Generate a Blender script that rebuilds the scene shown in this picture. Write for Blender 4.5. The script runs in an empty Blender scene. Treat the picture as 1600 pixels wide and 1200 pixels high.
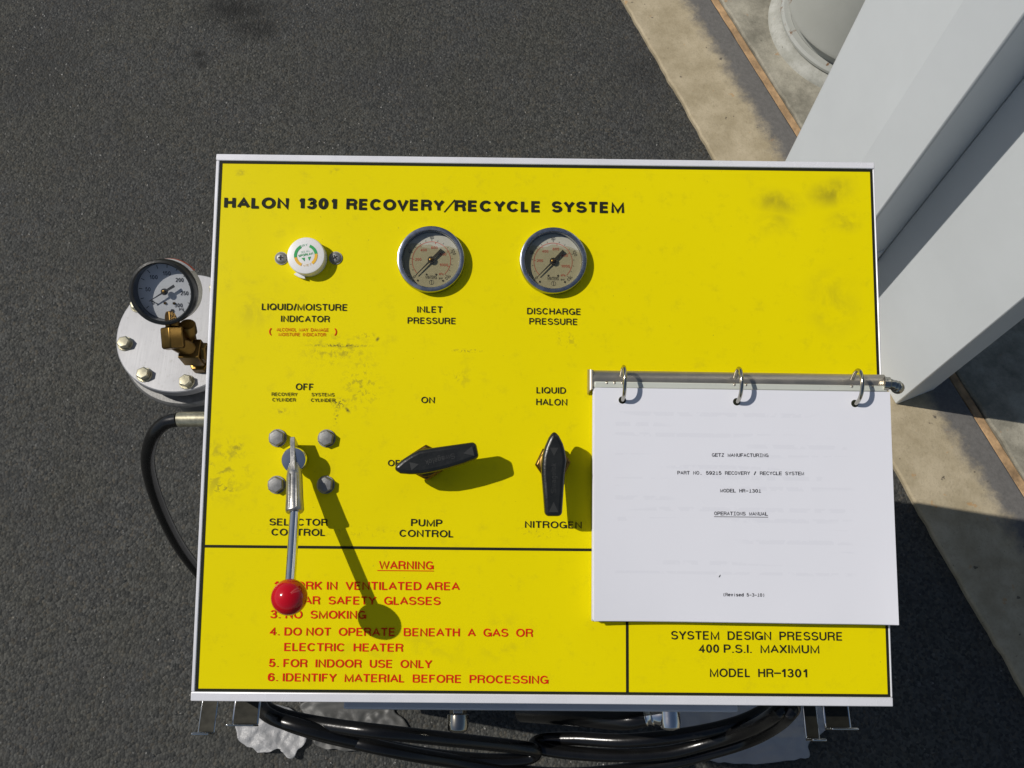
import bpy, bmesh, math, random
from mathutils import Matrix, Vector
R = math.radians
random.seed(7)
sc = bpy.context.scene
COL = sc.collection

# ------------------------------------------------------------------ camera
H = 1.65                                        # camera height above the asphalt
FPX = 1350.0                                    # focal length in photo pixels (1600 wide)
CW = Matrix(((0.99991971, -0.01066461, -0.00684437),
             (0.00735952, 0.92842335, -0.37145116),
             (0.01031586, 0.37137091, 0.92842729)))
cam = bpy.data.cameras.new('camera')
cam.sensor_width = 36.0
cam.lens = 36.0 * FPX / 1600.0
cam.clip_start = 0.02
cam.clip_end = 500
camo = bpy.data.objects.new('camera', cam)
COL.objects.link(camo)
camo.matrix_world = Matrix.Translation((0, 0, H)) @ CW.to_4x4()
sc.camera = camo

# ------------------------------------------------------------------ sky and sun
AZ, EL = R(-9.0), R(50.0)                       # direction the light travels in plan, and its elevation
LD = Vector((math.cos(EL) * math.cos(AZ), math.cos(EL) * math.sin(AZ), -math.sin(EL)))
w = bpy.data.worlds.new('World')
sc.world = w
w.use_nodes = True
nt = w.node_tree
sky = nt.nodes.new('ShaderNodeTexSky')
sky.sky_type = 'NISHITA'
sky.sun_disc = False
sky.sun_elevation = EL
sky.sun_rotation = math.atan2(-LD.x, -LD.y)
nt.links.new(sky.outputs[0], nt.nodes['Background'].inputs[0])
nt.nodes['Background'].inputs[1].default_value = 0.05
sun = bpy.data.lights.new('sun', 'SUN')
sun.energy = 3.3
sun.angle = R(0.53)
sun.color = (1.0, 0.95, 0.88)
suno = bpy.data.objects.new('sun', sun)
COL.objects.link(suno)
suno.rotation_euler = LD.to_track_quat('-Z', 'Y').to_euler()
suno.location = (-3, 0.5, 4)
sc.view_settings.view_transform = 'Standard'
sc.view_settings.look = 'None'
sc.view_settings.exposure = 0.0
sc.view_settings.gamma = 1.0


# ------------------------------------------------------------------ measuring helpers
def ray(u, v):
    return CW @ Vector(((u - 800) / FPX, -(v - 600) / FPX, -1))


def at(u, v, z):                                # the world point at height z seen at that place of the photo
    d = ray(u, v)
    t = (z - H) / d.z
    return Vector((d.x * t, d.y * t, z))


PW, PH = 0.61, 0.48955                          # the sloping panel
PR = Matrix(((0.99999966, 0.00022380, 0.00078903),
             (0.0, 0.96204856, -0.27287831),
             (-0.00082016, 0.27287822, 0.96204823)))
PO = Vector((0.03498995, 0.25678945, -0.73318158 + H))
PM = Matrix.Translation(PO) @ PR.to_4x4()       # panel frame: x right, y up the slope, z off the panel


def pp(u, v, dz=0.0):                           # place on the panel (plus a height above it)
    n = PR.col[2]
    o = PO + n * dz - Vector((0, 0, H))
    d = ray(u, v)
    X = d * (o.dot(n) / d.dot(n))
    q = PR.transposed() @ (X + Vector((0, 0, H)) - PO)
    return Vector((q.x, q.y))


# ------------------------------------------------------------------ materials
def mat(name, col, rough=0.5, metal=0.0, var=0.0, vscale=30.0, bump=0.0, bscale=200.0, spec=0.5, coat=0.0):
    m = bpy.data.materials.new(name)
    m.use_nodes = True
    n = m.node_tree.nodes
    l = m.node_tree.links
    b = n['Principled BSDF']
    b.inputs['Base Color'].default_value = (*col, 1)
    b.inputs['Roughness'].default_value = rough
    b.inputs['Metallic'].default_value = metal
    b.inputs['Specular IOR Level'].default_value = spec
    b.inputs['Coat Weight'].default_value = coat
    tc = n.new('ShaderNodeTexCoord')
    if var:
        no = n.new('ShaderNodeTexNoise')
        no.inputs['Scale'].default_value = vscale
        no.inputs['Detail'].default_value = 6
        no.inputs['Roughness'].default_value = 0.65
        l.new(tc.outputs['Object'], no.inputs['Vector'])
        r = n.new('ShaderNodeValToRGB')
        r.color_ramp.elements[0].position = 0.3
        r.color_ramp.elements[1].position = 0.7
        r.color_ramp.elements[0].color = (*[c * (1 - var) for c in col], 1)
        r.color_ramp.elements[1].color = (*[min(1, c * (1 + var)) for c in col], 1)
        l.new(no.outputs[0], r.inputs[0])
        l.new(r.outputs[0], b.inputs['Base Color'])
        mr = n.new('ShaderNodeMapRange')
        mr.inputs['To Min'].default_value = max(0.02, rough - 0.12)
        mr.inputs['To Max'].default_value = min(1, rough + 0.12)
        l.new(no.outputs[0], mr.inputs[0])
        l.new(mr.outputs[0], b.inputs['Roughness'])
    if bump:
        nb = n.new('ShaderNodeTexNoise')
        nb.inputs['Scale'].default_value = bscale
        nb.inputs['Detail'].default_value = 4
        l.new(tc.outputs['Object'], nb.inputs['Vector'])
        bu = n.new('ShaderNodeBump')
        bu.inputs['Strength'].default_value = bump
        bu.inputs['Distance'].default_value = 0.002
        l.new(nb.outputs[0], bu.inputs['Height'])
        l.new(bu.outputs[0], b.inputs['Normal'])
    return m


class NG:                                       # small node-graph writer
    def __init__(s, m):
        s.n = m.node_tree.nodes
        s.l = m.node_tree.links
        s.tc = s.n.new('ShaderNodeTexCoord')
        s.b = s.n.get('Principled BSDF')

    def math(s, op, a, b=None, clamp=False):
        x = s.n.new('ShaderNodeMath')
        x.operation = op
        x.use_clamp = clamp
        for i, q in enumerate((a, b)):
            if q is None: continue
            if isinstance(q, (int, float)): x.inputs[i].default_value = q
            else: s.l.new(q, x.inputs[i])
        return x.outputs[0]

    def noise(s, scale, detail=4, rough=0.6, vec=None, dist=0.0):
        x = s.n.new('ShaderNodeTexNoise')
        x.inputs['Scale'].default_value = scale
        x.inputs['Detail'].default_value = detail
        x.inputs['Roughness'].default_value = rough
        x.inputs['Distortion'].default_value = dist
        s.l.new(vec if vec is not None else s.tc.outputs['Object'], x.inputs['Vector'])
        return x.outputs[0]

    def ramp(s, v, lo, hi, a=0.0, b=1.0):
        x = s.n.new('ShaderNodeMapRange')
        x.interpolation_type = 'SMOOTHSTEP'
        x.inputs['From Min'].default_value = lo
        x.inputs['From Max'].default_value = hi
        x.inputs['To Min'].default_value = a
        x.inputs['To Max'].default_value = b
        s.l.new(v, x.inputs[0])
        return x.outputs[0]

    def mix(s, f, a, b):
        x = s.n.new('ShaderNodeMix')
        x.data_type = 'RGBA'
        for k, q in ((0, f), (6, a), (7, b)):
            if isinstance(q, (int, float)): x.inputs[k].default_value = q
            elif isinstance(q, tuple): x.inputs[k].default_value = (*q, 1)
            else: s.l.new(q, x.inputs[k])
        return x.outputs[2]

    def blob(s, cx, cy, rx, ry, rot=0.0):       # 1 in the middle of an ellipse, 0 at its rim
        mp = s.n.new('ShaderNodeMapping')
        mp.vector_type = 'TEXTURE'
        mp.inputs['Location'].default_value = (cx, cy, 0)
        mp.inputs['Rotation'].default_value = (0, 0, rot)
        mp.inputs['Scale'].default_value = (rx, ry, 1000)
        s.l.new(s.tc.outputs['Object'], mp.inputs[0])
        ln = s.n.new('ShaderNodeVectorMath')
        ln.operation = 'LENGTH'
        s.l.new(mp.outputs[0], ln.inputs[0])
        return s.ramp(ln.outputs['Value'], 1.0, 0.0)

    def bump(s, h, strength, dist):
        x = s.n.new('ShaderNodeBump')
        x.inputs['Strength'].default_value = strength
        x.inputs['Distance'].default_value = dist
        s.l.new(h, x.inputs['Height'])
        s.l.new(x.outputs[0], s.b.inputs['Normal'])


def new_mat(name, rough=0.5, metal=0.0, spec=0.5):
    m = bpy.data.materials.new(name)
    m.use_nodes = True
    g = NG(m)
    g.b.inputs['Roughness'].default_value = rough
    g.b.inputs['Metallic'].default_value = metal
    g.b.inputs['Specular IOR Level'].default_value = spec
    return m, g


def m_yellow():
    m, g = new_mat('yellow_paint', 0.3, spec=.12)
    big = g.noise(5.0, 3)
    base = g.mix(big, (0.75, 0.63, 0.0006), (0.82, 0.695, 0.0008))
    # grime: (u, v, ru, rv in photo pixels, strength, noise scale, lo, hi, tilt)
    spots = [(528, 548, 80, 38, .50, 160, .46, .66, 0), (530, 540, 72, 4, .95, 420, .44, .56, 0),
             (570, 525, 26, 10, .5, 300, .5, .6, 0), (590, 530, 4, 6, .9, 300, .40, .5, .6),
             (565, 600, 44, 66, .46, 190, .50, .64, 0), (530, 630, 18, 13, .95, 420, .45, .58, 0),
             (543, 641, 9, 4, .95, 300, .35, .5, .9), (525, 652, 6, 20, .7, 300, .48, .6, .1),
             (441, 643, 16, 9, .5, 250, .45, .6, 0), (350, 730, 64, 74, .50, 90, .47, .64, 0),
             (348, 762, 38, 16, .6, 260, .50, .62, 0), (370, 700, 14, 22, .55, 160, .46, .6, .3),
             (730, 548, 38, 4, .75, 420, .48, .6, 0), (725, 590, 60, 30, .2, 120, .48, .66, 0),
             (715, 590, 6, 12, .35, 260, .45, .6, .4), (885, 530, 30, 20, .35, 200, .5, .62, .5),
             (1215, 315, 60, 30, .55, 40, .30, .70, .2), (1300, 300, 58, 34, .58, 36, .30, .70, -.3),
             (1320, 345, 44, 28, .42, 40, .32, .70, 0), (1210, 350, 40, 30, .42, 40, .32, .70, 0),
             (1300, 470, 60, 80, .30, 40, .34, .70, 0), (375, 270, 14, 8, .5, 90, .40, .60, 0),
             (525, 268, 16, 9, .45, 90, .40, .60, 0), (395, 470, 80, 60, .28, 40, .45, .70, 0),
             (620, 1010, 200, 40, .16, 60, .46, .66, 0), (850, 830, 60, 16, .4, 260, .54, .64, 0),
             (540, 830, 220, 14, .25, 200, .52, .64, 0), (785, 1000, 60, 60, .18, 60, .45, .65, 0)]
    tot = None
    nz = {}
    for u, v, ru, rv, st, ns, lo, hi, rot in spots:
        c = pp(u, v)
        k = 1 / 1750.0
        bl = g.blob(c.x, c.y, ru * k, rv * k, -rot)
        if ns not in nz: nz[ns] = g.noise(ns, 5, .62, None, .4)
        t = g.math('MULTIPLY', g.math('MULTIPLY', g.ramp(nz[ns], lo, hi), bl), st)
        tot = t if tot is None else g.math('MAXIMUM', tot, t)
    # fine scattered specks over the whole plate
    sp = g.math('MULTIPLY', g.ramp(g.noise(330, 2, .5), .74, .80), .45)
    fi = g.math('MULTIPLY', g.ramp(g.noise(60, 6, .7), .52, .80), .16)
    tot = g.math('MAXIMUM', g.math('MAXIMUM', tot, sp), fi)
    c = g.mix(tot, base, (0.10, 0.085, 0.02))
    g.l.new(c, g.b.inputs['Base Color'])
    g.l.new(g.ramp(g.math('ADD', tot, g.math('MULTIPLY', big, .3)), 0, 1, .30, .6), g.b.inputs['Roughness'])
    g.bump(g.noise(900, 2), .05, .0006)
    return m


def m_asphalt():
    m, g = new_mat('asphalt', 0.82, spec=.35)
    vo = g.n.new('ShaderNodeTexVoronoi')
    vo.inputs['Scale'].default_value = 205
    g.l.new(g.tc.outputs['Object'], vo.inputs['Vector'])
    sep = g.n.new('ShaderNodeSeparateColor')
    g.l.new(vo.outputs['Color'], sep.inputs[0])
    grain = sep.outputs[0]
    hue = sep.outputs[1]
    base = g.mix(grain, (0.027, 0.029, 0.028), (0.088, 0.089, 0.083))
    base = g.mix(g.math('MULTIPLY', g.ramp(hue, .75, 1), .5), base, (0.115, 0.095, 0.066))
    light = g.ramp(g.math('MULTIPLY', sep.outputs[2], g.noise(90, 2)), .63, .74)
    base = g.mix(light, base, (0.30, 0.29, 0.26))
    large = g.noise(2.2, 6, .6)
    base = g.mix(g.ramp(large, .3, .7, .40, 0), base, (0.035, 0.036, 0.036))
    mid = g.noise(28, 5, .7)
    base = g.mix(g.ramp(mid, .34, .66, .32, 0), base, (0.028, 0.028, 0.027))
    tint = g.noise(5, 5, .65)
    base = g.mix(g.ramp(tint, .35, .68, 0, .38), base, g.mix(grain, (0.027, 0.028, 0.021), (0.092, 0.088, 0.066)))
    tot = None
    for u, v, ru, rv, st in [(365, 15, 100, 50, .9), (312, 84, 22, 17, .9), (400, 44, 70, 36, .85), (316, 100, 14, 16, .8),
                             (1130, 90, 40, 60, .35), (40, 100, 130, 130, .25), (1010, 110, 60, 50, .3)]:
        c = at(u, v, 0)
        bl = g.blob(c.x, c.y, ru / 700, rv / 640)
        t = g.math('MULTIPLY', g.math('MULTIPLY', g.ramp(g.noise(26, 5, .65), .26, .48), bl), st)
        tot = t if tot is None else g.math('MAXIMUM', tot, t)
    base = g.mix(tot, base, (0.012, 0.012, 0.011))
    g.l.new(base, g.b.inputs['Base Color'])
    g.l.new(g.ramp(sep.outputs[2], .955, .995, .84, .28), g.b.inputs['Roughness'])
    h = g.math('ADD', g.math('MULTIPLY', g.math('SUBTRACT', 1, vo.outputs['Distance']), .7),
               g.math('ADD', g.math('MULTIPLY', grain, .8), g.math('MULTIPLY', mid, 1.6)))
    g.bump(h, .85, .0035)
    return m


KD = Vector((0.37694, -0.92624, 0))             # along the kerb, towards the viewer
KN = Vector((0.92624, 0.37694, 0))              # across it, away from the asphalt
K1 = at(968, 0, 0) + KN * 0.002


def m_concrete(name, a, b, dirt=0.0, dirt_lo=0.13, dirt_hi=0.2, sc_=14.0):
    m, g = new_mat(name, 0.88, spec=.3)
    n1 = g.noise(sc_, 7, .68)
    base = g.mix(g.ramp(n1, .3, .7), a, b)
    n2 = g.noise(220, 3, .6)
    base = g.mix(g.ramp(n2, .5, .75, 0, .28), base, tuple(x * .55 for x in a))
    base = g.mix(g.math('MULTIPLY', g.ramp(g.noise(70, 2, .5), .70, .76), .75), base, (0.06, 0.05, 0.04))
    base = g.mix(g.math('MULTIPLY', g.ramp(g.noise(42, 3, .5), .68, .74), .5), base, (0.42, 0.22, 0.07))
    if dirt:
        dp = g.n.new('ShaderNodeVectorMath')
        dp.operation = 'DOT_PRODUCT'
        geo = g.n.new('ShaderNodeNewGeometry')
        g.l.new(geo.outputs['Position'], dp.inputs[0])
        dp.inputs[1].default_value = KN
        off = K1.dot(KN)
        wob = g.math('MULTIPLY', g.math('SUBTRACT', g.noise(34, 6, .7), .5), .075)
        d = g.math('ADD', g.math('SUBTRACT', dp.outputs['Value'], off), wob)
        f = g.math('MULTIPLY', g.ramp(d, dirt_lo, dirt_hi), dirt)
        base = g.mix(f, base, g.mix(g.noise(120, 4), (0.07, 0.07, 0.07), (0.17, 0.165, 0.16)))
    g.l.new(base, g.b.inputs['Base Color'])
    g.bump(g.math('ADD', n1, g.math('MULTIPLY', n2, .5)), .5, .003)
    return m


def m_paper():
    m, g = new_mat('paper', 0.7, spec=.25)
    x = g.n.new('ShaderNodeSeparateXYZ')
    g.l.new(g.tc.outputs['Object'], x.inputs[0])
    # the typing of the sheet beneath shows through very faintly
    row = g.math('FRACT', g.math('MULTIPLY', x.outputs[1], 108))
    rm = g.math('MULTIPLY', g.ramp(row, .25, .35), g.ramp(row, .75, .65))
    mp = g.n.new('ShaderNodeMapping')
    mp.inputs['Scale'].default_value = (130, 108, 1)
    g.l.new(g.tc.outputs['Object'], mp.inputs[0])
    wd = g.ramp(g.noise(1.0, 2, .5, mp.outputs[0]), .40, .48)
    mp2 = g.n.new('ShaderNodeMapping')
    mp2.inputs['Scale'].default_value = (9, 108, 1)
    g.l.new(g.tc.outputs['Object'], mp2.inputs[0])
    ln = g.ramp(g.noise(.55, 1, .5, mp2.outputs[0]), .48, .53)
    inside = g.math('MULTIPLY', g.math('MULTIPLY', g.ramp(x.outputs[0], -.115, -.112), g.ramp(x.outputs[0], .10, .09)),
                    g.math('MULTIPLY', g.ramp(x.outputs[1], -.062, -.06), g.ramp(x.outputs[1], .086, .083)))
    f = g.math('MULTIPLY', g.math('MULTIPLY', rm, wd), g.math('MULTIPLY', ln, inside))
    base = g.mix(g.math('MULTIPLY', f, .11), (0.74, 0.745, 0.79), (0.45, 0.46, 0.52))
    g.l.new(base, g.b.inputs['Base Color'])
    g.bump(g.noise(14, 2), .12, .004)
    return m


def m_pipe():
    m, g = new_mat('worn_white_pipe_paint', 0.6)
    n = g.noise(11, 7, .7)
    z = g.n.new('ShaderNodeSeparateXYZ')
    geo = g.n.new('ShaderNodeNewGeometry')
    g.l.new(geo.outputs['Position'], z.inputs[0])
    low = g.ramp(z.outputs[2], .16, .06, 0, .12)
    f = g.ramp(g.math('ADD', n, low), .685, .73)
    base = g.mix(g.noise(5, 4), (0.27, 0.28, 0.255), (0.44, 0.45, 0.42))
    base = g.mix(f, base, g.mix(g.noise(60, 3), (0.09, 0.038, 0.012), (0.22, 0.10, 0.03)))
    g.l.new(base, g.b.inputs['Base Color'])
    g.bump(n, .3, .003)
    return m


def m_alu():
    m, g = new_mat('brushed_aluminium', 0.5, .75)
    mp = g.n.new('ShaderNodeMapping')
    mp.inputs['Scale'].default_value = (500, 24, 24)
    g.l.new(g.tc.outputs['Object'], mp.inputs[0])
    n = g.noise(1, 4, .6, mp.outputs[0])
    n2 = g.noise(30, 6, .7)
    base = g.mix(n2, (0.33, 0.335, 0.345), (0.50, 0.50, 0.51))
    base = g.mix(g.math('MULTIPLY', g.ramp(g.noise(240, 3), .62, .7), .6), base, (0.35, 0.35, 0.34))
    g.l.new(base, g.b.inputs['Base Color'])
    g.l.new(g.ramp(n2, .2, .8, .50, .70), g.b.inputs['Roughness'])
    g.bump(n, .12, .0008)
    return m


def m_clear(name, tint=(1, 1, 1), refl=True, ior=1.45):
    m = bpy.data.materials.new(name)
    m.use_nodes = True
    n = m.node_tree.nodes
    l = m.node_tree.links
    n.remove(n['Principled BSDF'])
    t = n.new('ShaderNodeBsdfTransparent')
    t.inputs[0].default_value = (*tint, 1)
    gl = n.new('ShaderNodeBsdfGlossy')
    gl.inputs['Roughness'].default_value = 0.03
    lw = n.new('ShaderNodeLayerWeight')                 # Schlick reflectance, the same from both sides
    pw_ = n.new('ShaderNodeMath')
    pw_.operation = 'POWER'
    pw_.inputs[1].default_value = 5.0
    l.new(lw.outputs['Facing'], pw_.inputs[0])
    fr = n.new('ShaderNodeMapRange')
    fr.inputs['To Min'].default_value = ((ior - 1) / (ior + 1)) ** 2
    l.new(pw_.outputs[0], fr.inputs[0])
    lw.inputs['Blend'].default_value = 0.5
    mx = n.new('ShaderNodeMixShader')
    l.new(fr.outputs[0], mx.inputs[0])
    l.new(t.outputs[0], mx.inputs[1])
    l.new(gl.outputs[0], mx.inputs[2])
    l.new(mx.outputs[0], n['Material Output'].inputs[0])
    return m


def m_plastic_film():
    m, g = new_mat('milky_plastic_film', 0.32)
    g.b.inputs['Base Color'].default_value = (0.50, 0.50, 0.50, 1)
    g.b.inputs['Transmission Weight'].default_value = 0.0
    g.b.inputs['Alpha'].default_value = 0.7
    g.bump(g.noise(55, 5, .7), .6, .006)
    return m


YEL = m_yellow()
ASPH = m_asphalt()
KERB = m_concrete('tan_kerb_concrete', (0.33, 0.275, 0.175), (0.47, 0.40, 0.275), .95, .12, .165)
SLAB = m_concrete('grey_slab_concrete', (0.17, 0.16, 0.125), (0.40, 0.375, 0.30), 0, sc_=11)
WOODM = mat('weathered_timber', (0.37, 0.24, 0.125), .9, 0, .5, 26, .6, 160)
PAPER = m_paper()
PIPE = m_pipe()
ALU = m_alu()
GLASS = m_clear('gauge_glass')
LIQ = m_clear('gauge_liquid', (.89, .87, .79), ior=1.08)
FILM = m_plastic_film()
FILMG = mat('dull_grey_film', (0.075, 0.075, 0.07), .5, 0, .2, 14, .3, 60)
HOOK = mat('shade_toned_chrome', (0.028, 0.027, 0.02), .3, .6, .3, 60)  # chrome hooks: their shade and dark reflections are put into the base colour
SPINE = mat('warm_nickel_plate', (0.46, 0.42, 0.35), .34, .85, .1, 50)
WHITE = mat('white_steel_paint', (0.70, 0.735, 0.745), .40, 0, .045, 3, .03, 300)
TRIM = mat('white_aluminium_trim', (0.80, 0.80, 0.83), .28, 0.15, .03, 30)
CAB = mat('cabinet_paint', (0.62, 0.63, 0.65), .4, 0, .05, 9)
BLACKP = mat('black_plastic', (0.012, 0.013, 0.012), .30, 0, .2, 80, .06, 500)
BLACKE = mat('black_embossing', (0.020, 0.021, 0.020), .5)
RUBBER = mat('black_rubber', (0.006, 0.006, 0.006), .24, 0, .2, 40, .05, 300)
INK = mat('black_print', (0.016, 0.018, 0.010), .6, spec=.12)
INKG = mat('worn_black_print', (0.045, 0.045, 0.01), .6, spec=.12)
REDINK = mat('red_print', (0.70, 0.014, 0.004), .6, spec=.12)
REDF = mat('worn_red_print', (0.64, 0.12, 0.003), .6, spec=.12)
TYPE = mat('typed_ink', (0.035, 0.035, 0.045), .6)
CHROME = mat('chrome', (0.78, 0.78, 0.76), .10, 1.0, .06, 60)
NICKEL = mat('nickel', (0.44, 0.42, 0.36), .17, 1.0, .08, 80)
BEZEL = mat('polished_steel_bezel', (0.34, 0.37, 0.42), .27, 1.0, .1, 90)
STEEL = mat('cast_steel', (0.45, 0.44, 0.41), .40, 1.0, .12, 120, .09, 500)
ZINC = mat('dull_zinc', (0.25, 0.25, 0.245), .5, .55, .18, 200, .07, 500)
ZINCY = mat('yellow_zinc', (0.50, 0.47, 0.34), .38, .8, .2, 200)
BRASS = mat('brass', (0.165, 0.10, 0.028), .36, 1.0, .2, 120)  # darkened: the gauge's shade over the vessel fittings is put into the colour
REDB = mat('glossy_red_ball', (0.50, 0.002, 0.010), .12, 0, 0, 1, coat=.4)
WPLAST = mat('white_plastic', (0.76, 0.75, 0.72), .35, 0, .02, 60)
DIALB = mat('beige_dial', (0.45, 0.44, 0.36), .55, 0, .03, 80)
DIALW = mat('white_dial', (0.50, 0.52, 0.54), .5, 0, .02, 80)
DINK = mat('dial_print', (0.03, 0.03, 0.03), .5)
DRED = mat('dial_red_print', (0.52, 0.10, 0.06), .5)
GREEN = mat('green_print', (0.005, 0.33, 0.07), .45)
AMBER = mat('amber_print', (0.78, 0.43, 0.005), .45)
PALEG = mat('pale_green_print', (0.30, 0.52, 0.38), .5)
PALEA = mat('pale_amber_print', (0.78, 0.58, 0.30), .5)
DARKC = mat('dark_canister_paint', (0.055, 0.06, 0.065), .42, 0, .1, 30)
FEED = mat('pale_cover_plastic', (0.52, 0.54, 0.48), .3, 0, .03, 40)
REDC = mat('orange_red_sticker', (0.48, 0.07, 0.02), .4)
CASEW = mat('pale_gauge_case', (0.50, 0.48, 0.40), .45, .2, .08, 80)
GREYP = mat('grey_marks', (0.22, 0.22, 0.23), .6)


# ------------------------------------------------------------------ mesh building
class MB:
    def __init__(s):
        s.bm = bmesh.new()
        s.mi = 0

    def _new(s, verts, faces, T=None):
        T = T or Matrix()
        vs = [s.bm.verts.new(T @ Vector(v)) for v in verts]
        for f in faces:
            if len(set(f)) < 3: continue
            try:
                fc = s.bm.faces.new([vs[i] for i in f])
                fc.material_index = s.mi
            except ValueError:
                pass
        return s

    def box(s, c, d, T=None):
        x, y, z = c
        a, b, e = d[0] / 2, d[1] / 2, d[2] / 2
        v = [(x + i * a, y + j * b, z + k * e) for k in (-1, 1) for j in (-1, 1) for i in (-1, 1)]
        return s._new(v, [(0, 2, 3, 1), (4, 5, 7, 6), (0, 1, 5, 4), (2, 6, 7, 3), (0, 4, 6, 2), (1, 3, 7, 5)], T)

    def lathe(s, prof, seg=48, T=None, phase=0.0):      # prof: (r, z) from the bottom up; closed where r = 0
        v, f = [], []
        for r, z in prof:
            for k in range(seg):
                a = 2 * math.pi * k / seg + phase
                v.append((r * math.cos(a), r * math.sin(a), z))
        for i in range(len(prof) - 1):
            for k in range(seg):
                k2 = (k + 1) % seg
                f.append((i * seg + k, i * seg + k2, (i + 1) * seg + k2, (i + 1) * seg + k))
        f.append(tuple(range(seg))[::-1])
        f.append(tuple((len(prof) - 1) * seg + k for k in range(seg)))
        return s._new(v, f, T)

    def ring(s, prof, seg=64, T=None):                  # a closed profile turned round the axis
        v, f = [], []
        n = len(prof)
        for r, z in prof:
            for k in range(seg):
                a = 2 * math.pi * k / seg
                v.append((r * math.cos(a), r * math.sin(a), z))
        for i in range(n):
            for k in range(seg):
                k2 = (k + 1) % seg
                j = (i + 1) % n
                f.append((i * seg + k, i * seg + k2, j * seg + k2, j * seg + k))
        return s._new(v, f, T)

    def prism(s, poly, z0, z1, T=None):
        n = len(poly)
        v = [(x, y, z0) for x, y in poly] + [(x, y, z1) for x, y in poly]
        f = [tuple(range(n))[::-1], tuple(range(n, 2 * n))] + [(i, (i + 1) % n, n + (i + 1) % n, n + i) for i in range(n)]
        return s._new(v, f, T)

    def tube(s, path, r, seg=14, T=None, closed=False):
        P = [Vector(p) for p in path]
        n = len(P)
        rr = r if isinstance(r, (list, tuple)) else [r] * n
        v, f = [], []
        up = None
        for i in range(n):
            if closed: t = (P[(i + 1) % n] - P[i - 1]).normalized()
            else: t = (P[min(i + 1, n - 1)] - P[max(i - 1, 0)]).normalized()
            if up is None: up = t.orthogonal().normalized()
            up = (up - t * up.dot(t)).normalized()
            b = t.cross(up)
            for k in range(seg):
                a = 2 * math.pi * k / seg
                v.append(P[i] + (up * math.cos(a) + b * math.sin(a)) * rr[i])
        for i in range(n if closed else n - 1):
            j = (i + 1) % n
            for k in range(seg):
                k2 = (k + 1) % seg
                f.append((i * seg + k, i * seg + k2, j * seg + k2, j * seg + k))
        if not closed:
            f.append(tuple(range(seg))[::-1])
            f.append(tuple((n - 1) * seg + k for k in range(seg)))
        return s._new(v, f, T)

    def sphere(s, c, r, T=None, seg=40, rings=20):
        prof = [(max(1e-5, r * math.sin(math.pi * i / rings)), -r * math.cos(math.pi * i / rings)) for i in range(rings + 1)]
        M = (T or Matrix()) @ Matrix.Translation(c)
        return s.lathe(prof, seg, M)

    def flat(s, geo, T):                                # 2-D (verts, faces) laid through T
        return s._new(geo[0], geo[1], T)

    def arc_strip(s, r0, r1, a0, a1, z, T=None, n=20):
        v, f = [], []
        for i in range(n + 1):
            a = a0 + (a1 - a0) * i / n
            v += [(r0 * math.cos(a), r0 * math.sin(a), z), (r1 * math.cos(a), r1 * math.sin(a), z)]
        for i in range(n): f.append((2 * i, 2 * i + 1, 2 * i + 3, 2 * i + 2))
        return s._new(v, f, T)


WORLD = {}


def put(o, parent, M):
    COL.objects.link(o)
    WORLD[o.name] = M
    if parent:
        o.parent = parent
        o.matrix_parent_inverse = WORLD[parent.name].inverted()
    o.matrix_basis = M
    return o


def obj(name, mb, mats, parent=None, M=None, bevel=0.0, smooth=35, centre=True, label=None, segs=2):
    bm = mb.bm
    bmesh.ops.recalc_face_normals(bm, faces=bm.faces[:])
    M = M.copy() if M is not None else Matrix()
    if centre:
        xs = [v.co for v in bm.verts]
        c = Vector([(min(p[i] for p in xs) + max(p[i] for p in xs)) / 2 for i in range(3)])
        bmesh.ops.translate(bm, verts=bm.verts[:], vec=-c)
        M = M @ Matrix.Translation(c)
    me = bpy.data.meshes.new(name)
    bm.to_mesh(me)
    bm.free()
    for m in (mats if isinstance(mats, (list, tuple)) else [mats]): me.materials.append(m)
    if smooth:
        me.shade_smooth()
        me.set_sharp_from_angle(angle=R(smooth))
    o = bpy.data.objects.new(name, me)
    put(o, parent, M)
    if bevel:
        md = o.modifiers.new('bevel', 'BEVEL')
        md.width = bevel
        md.segments = segs
        md.limit_method = 'ANGLE'
        md.angle_limit = R(40)
    if label: o['label'] = label
    return o


def thing(name, label, cat, loc, group=None):
    o = bpy.data.objects.new(name, None)
    o.empty_display_size = 0.1
    put(o, None, Matrix.Translation(loc))
    o['label'] = label
    o['category'] = cat
    if group: o['group'] = group
    return o


def tag(o, label, cat):
    o['label'] = label
    o['category'] = cat
    return o


def copy_part(o, parent, M):                            # a copied part (and its sub-parts) at another place
    c = o.copy()
    put(c, parent, M)
    for ch in [q for q in COL.objects if q.parent == o]:
        copy_part(ch, c, M @ WORLD[o.name].inverted() @ WORLD[ch.name])
    return c


# ------------------------------------------------------------------ lettering
_tc = {}
CAPH = 1.0


def _arc(cx, cy, rx, ry, a0, a1, n=14):
    return [(cx + rx * math.cos(R(a0 + (a1 - a0) * i / n)), cy + ry * math.sin(R(a0 + (a1 - a0) * i / n))) for i in range(n + 1)]


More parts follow.
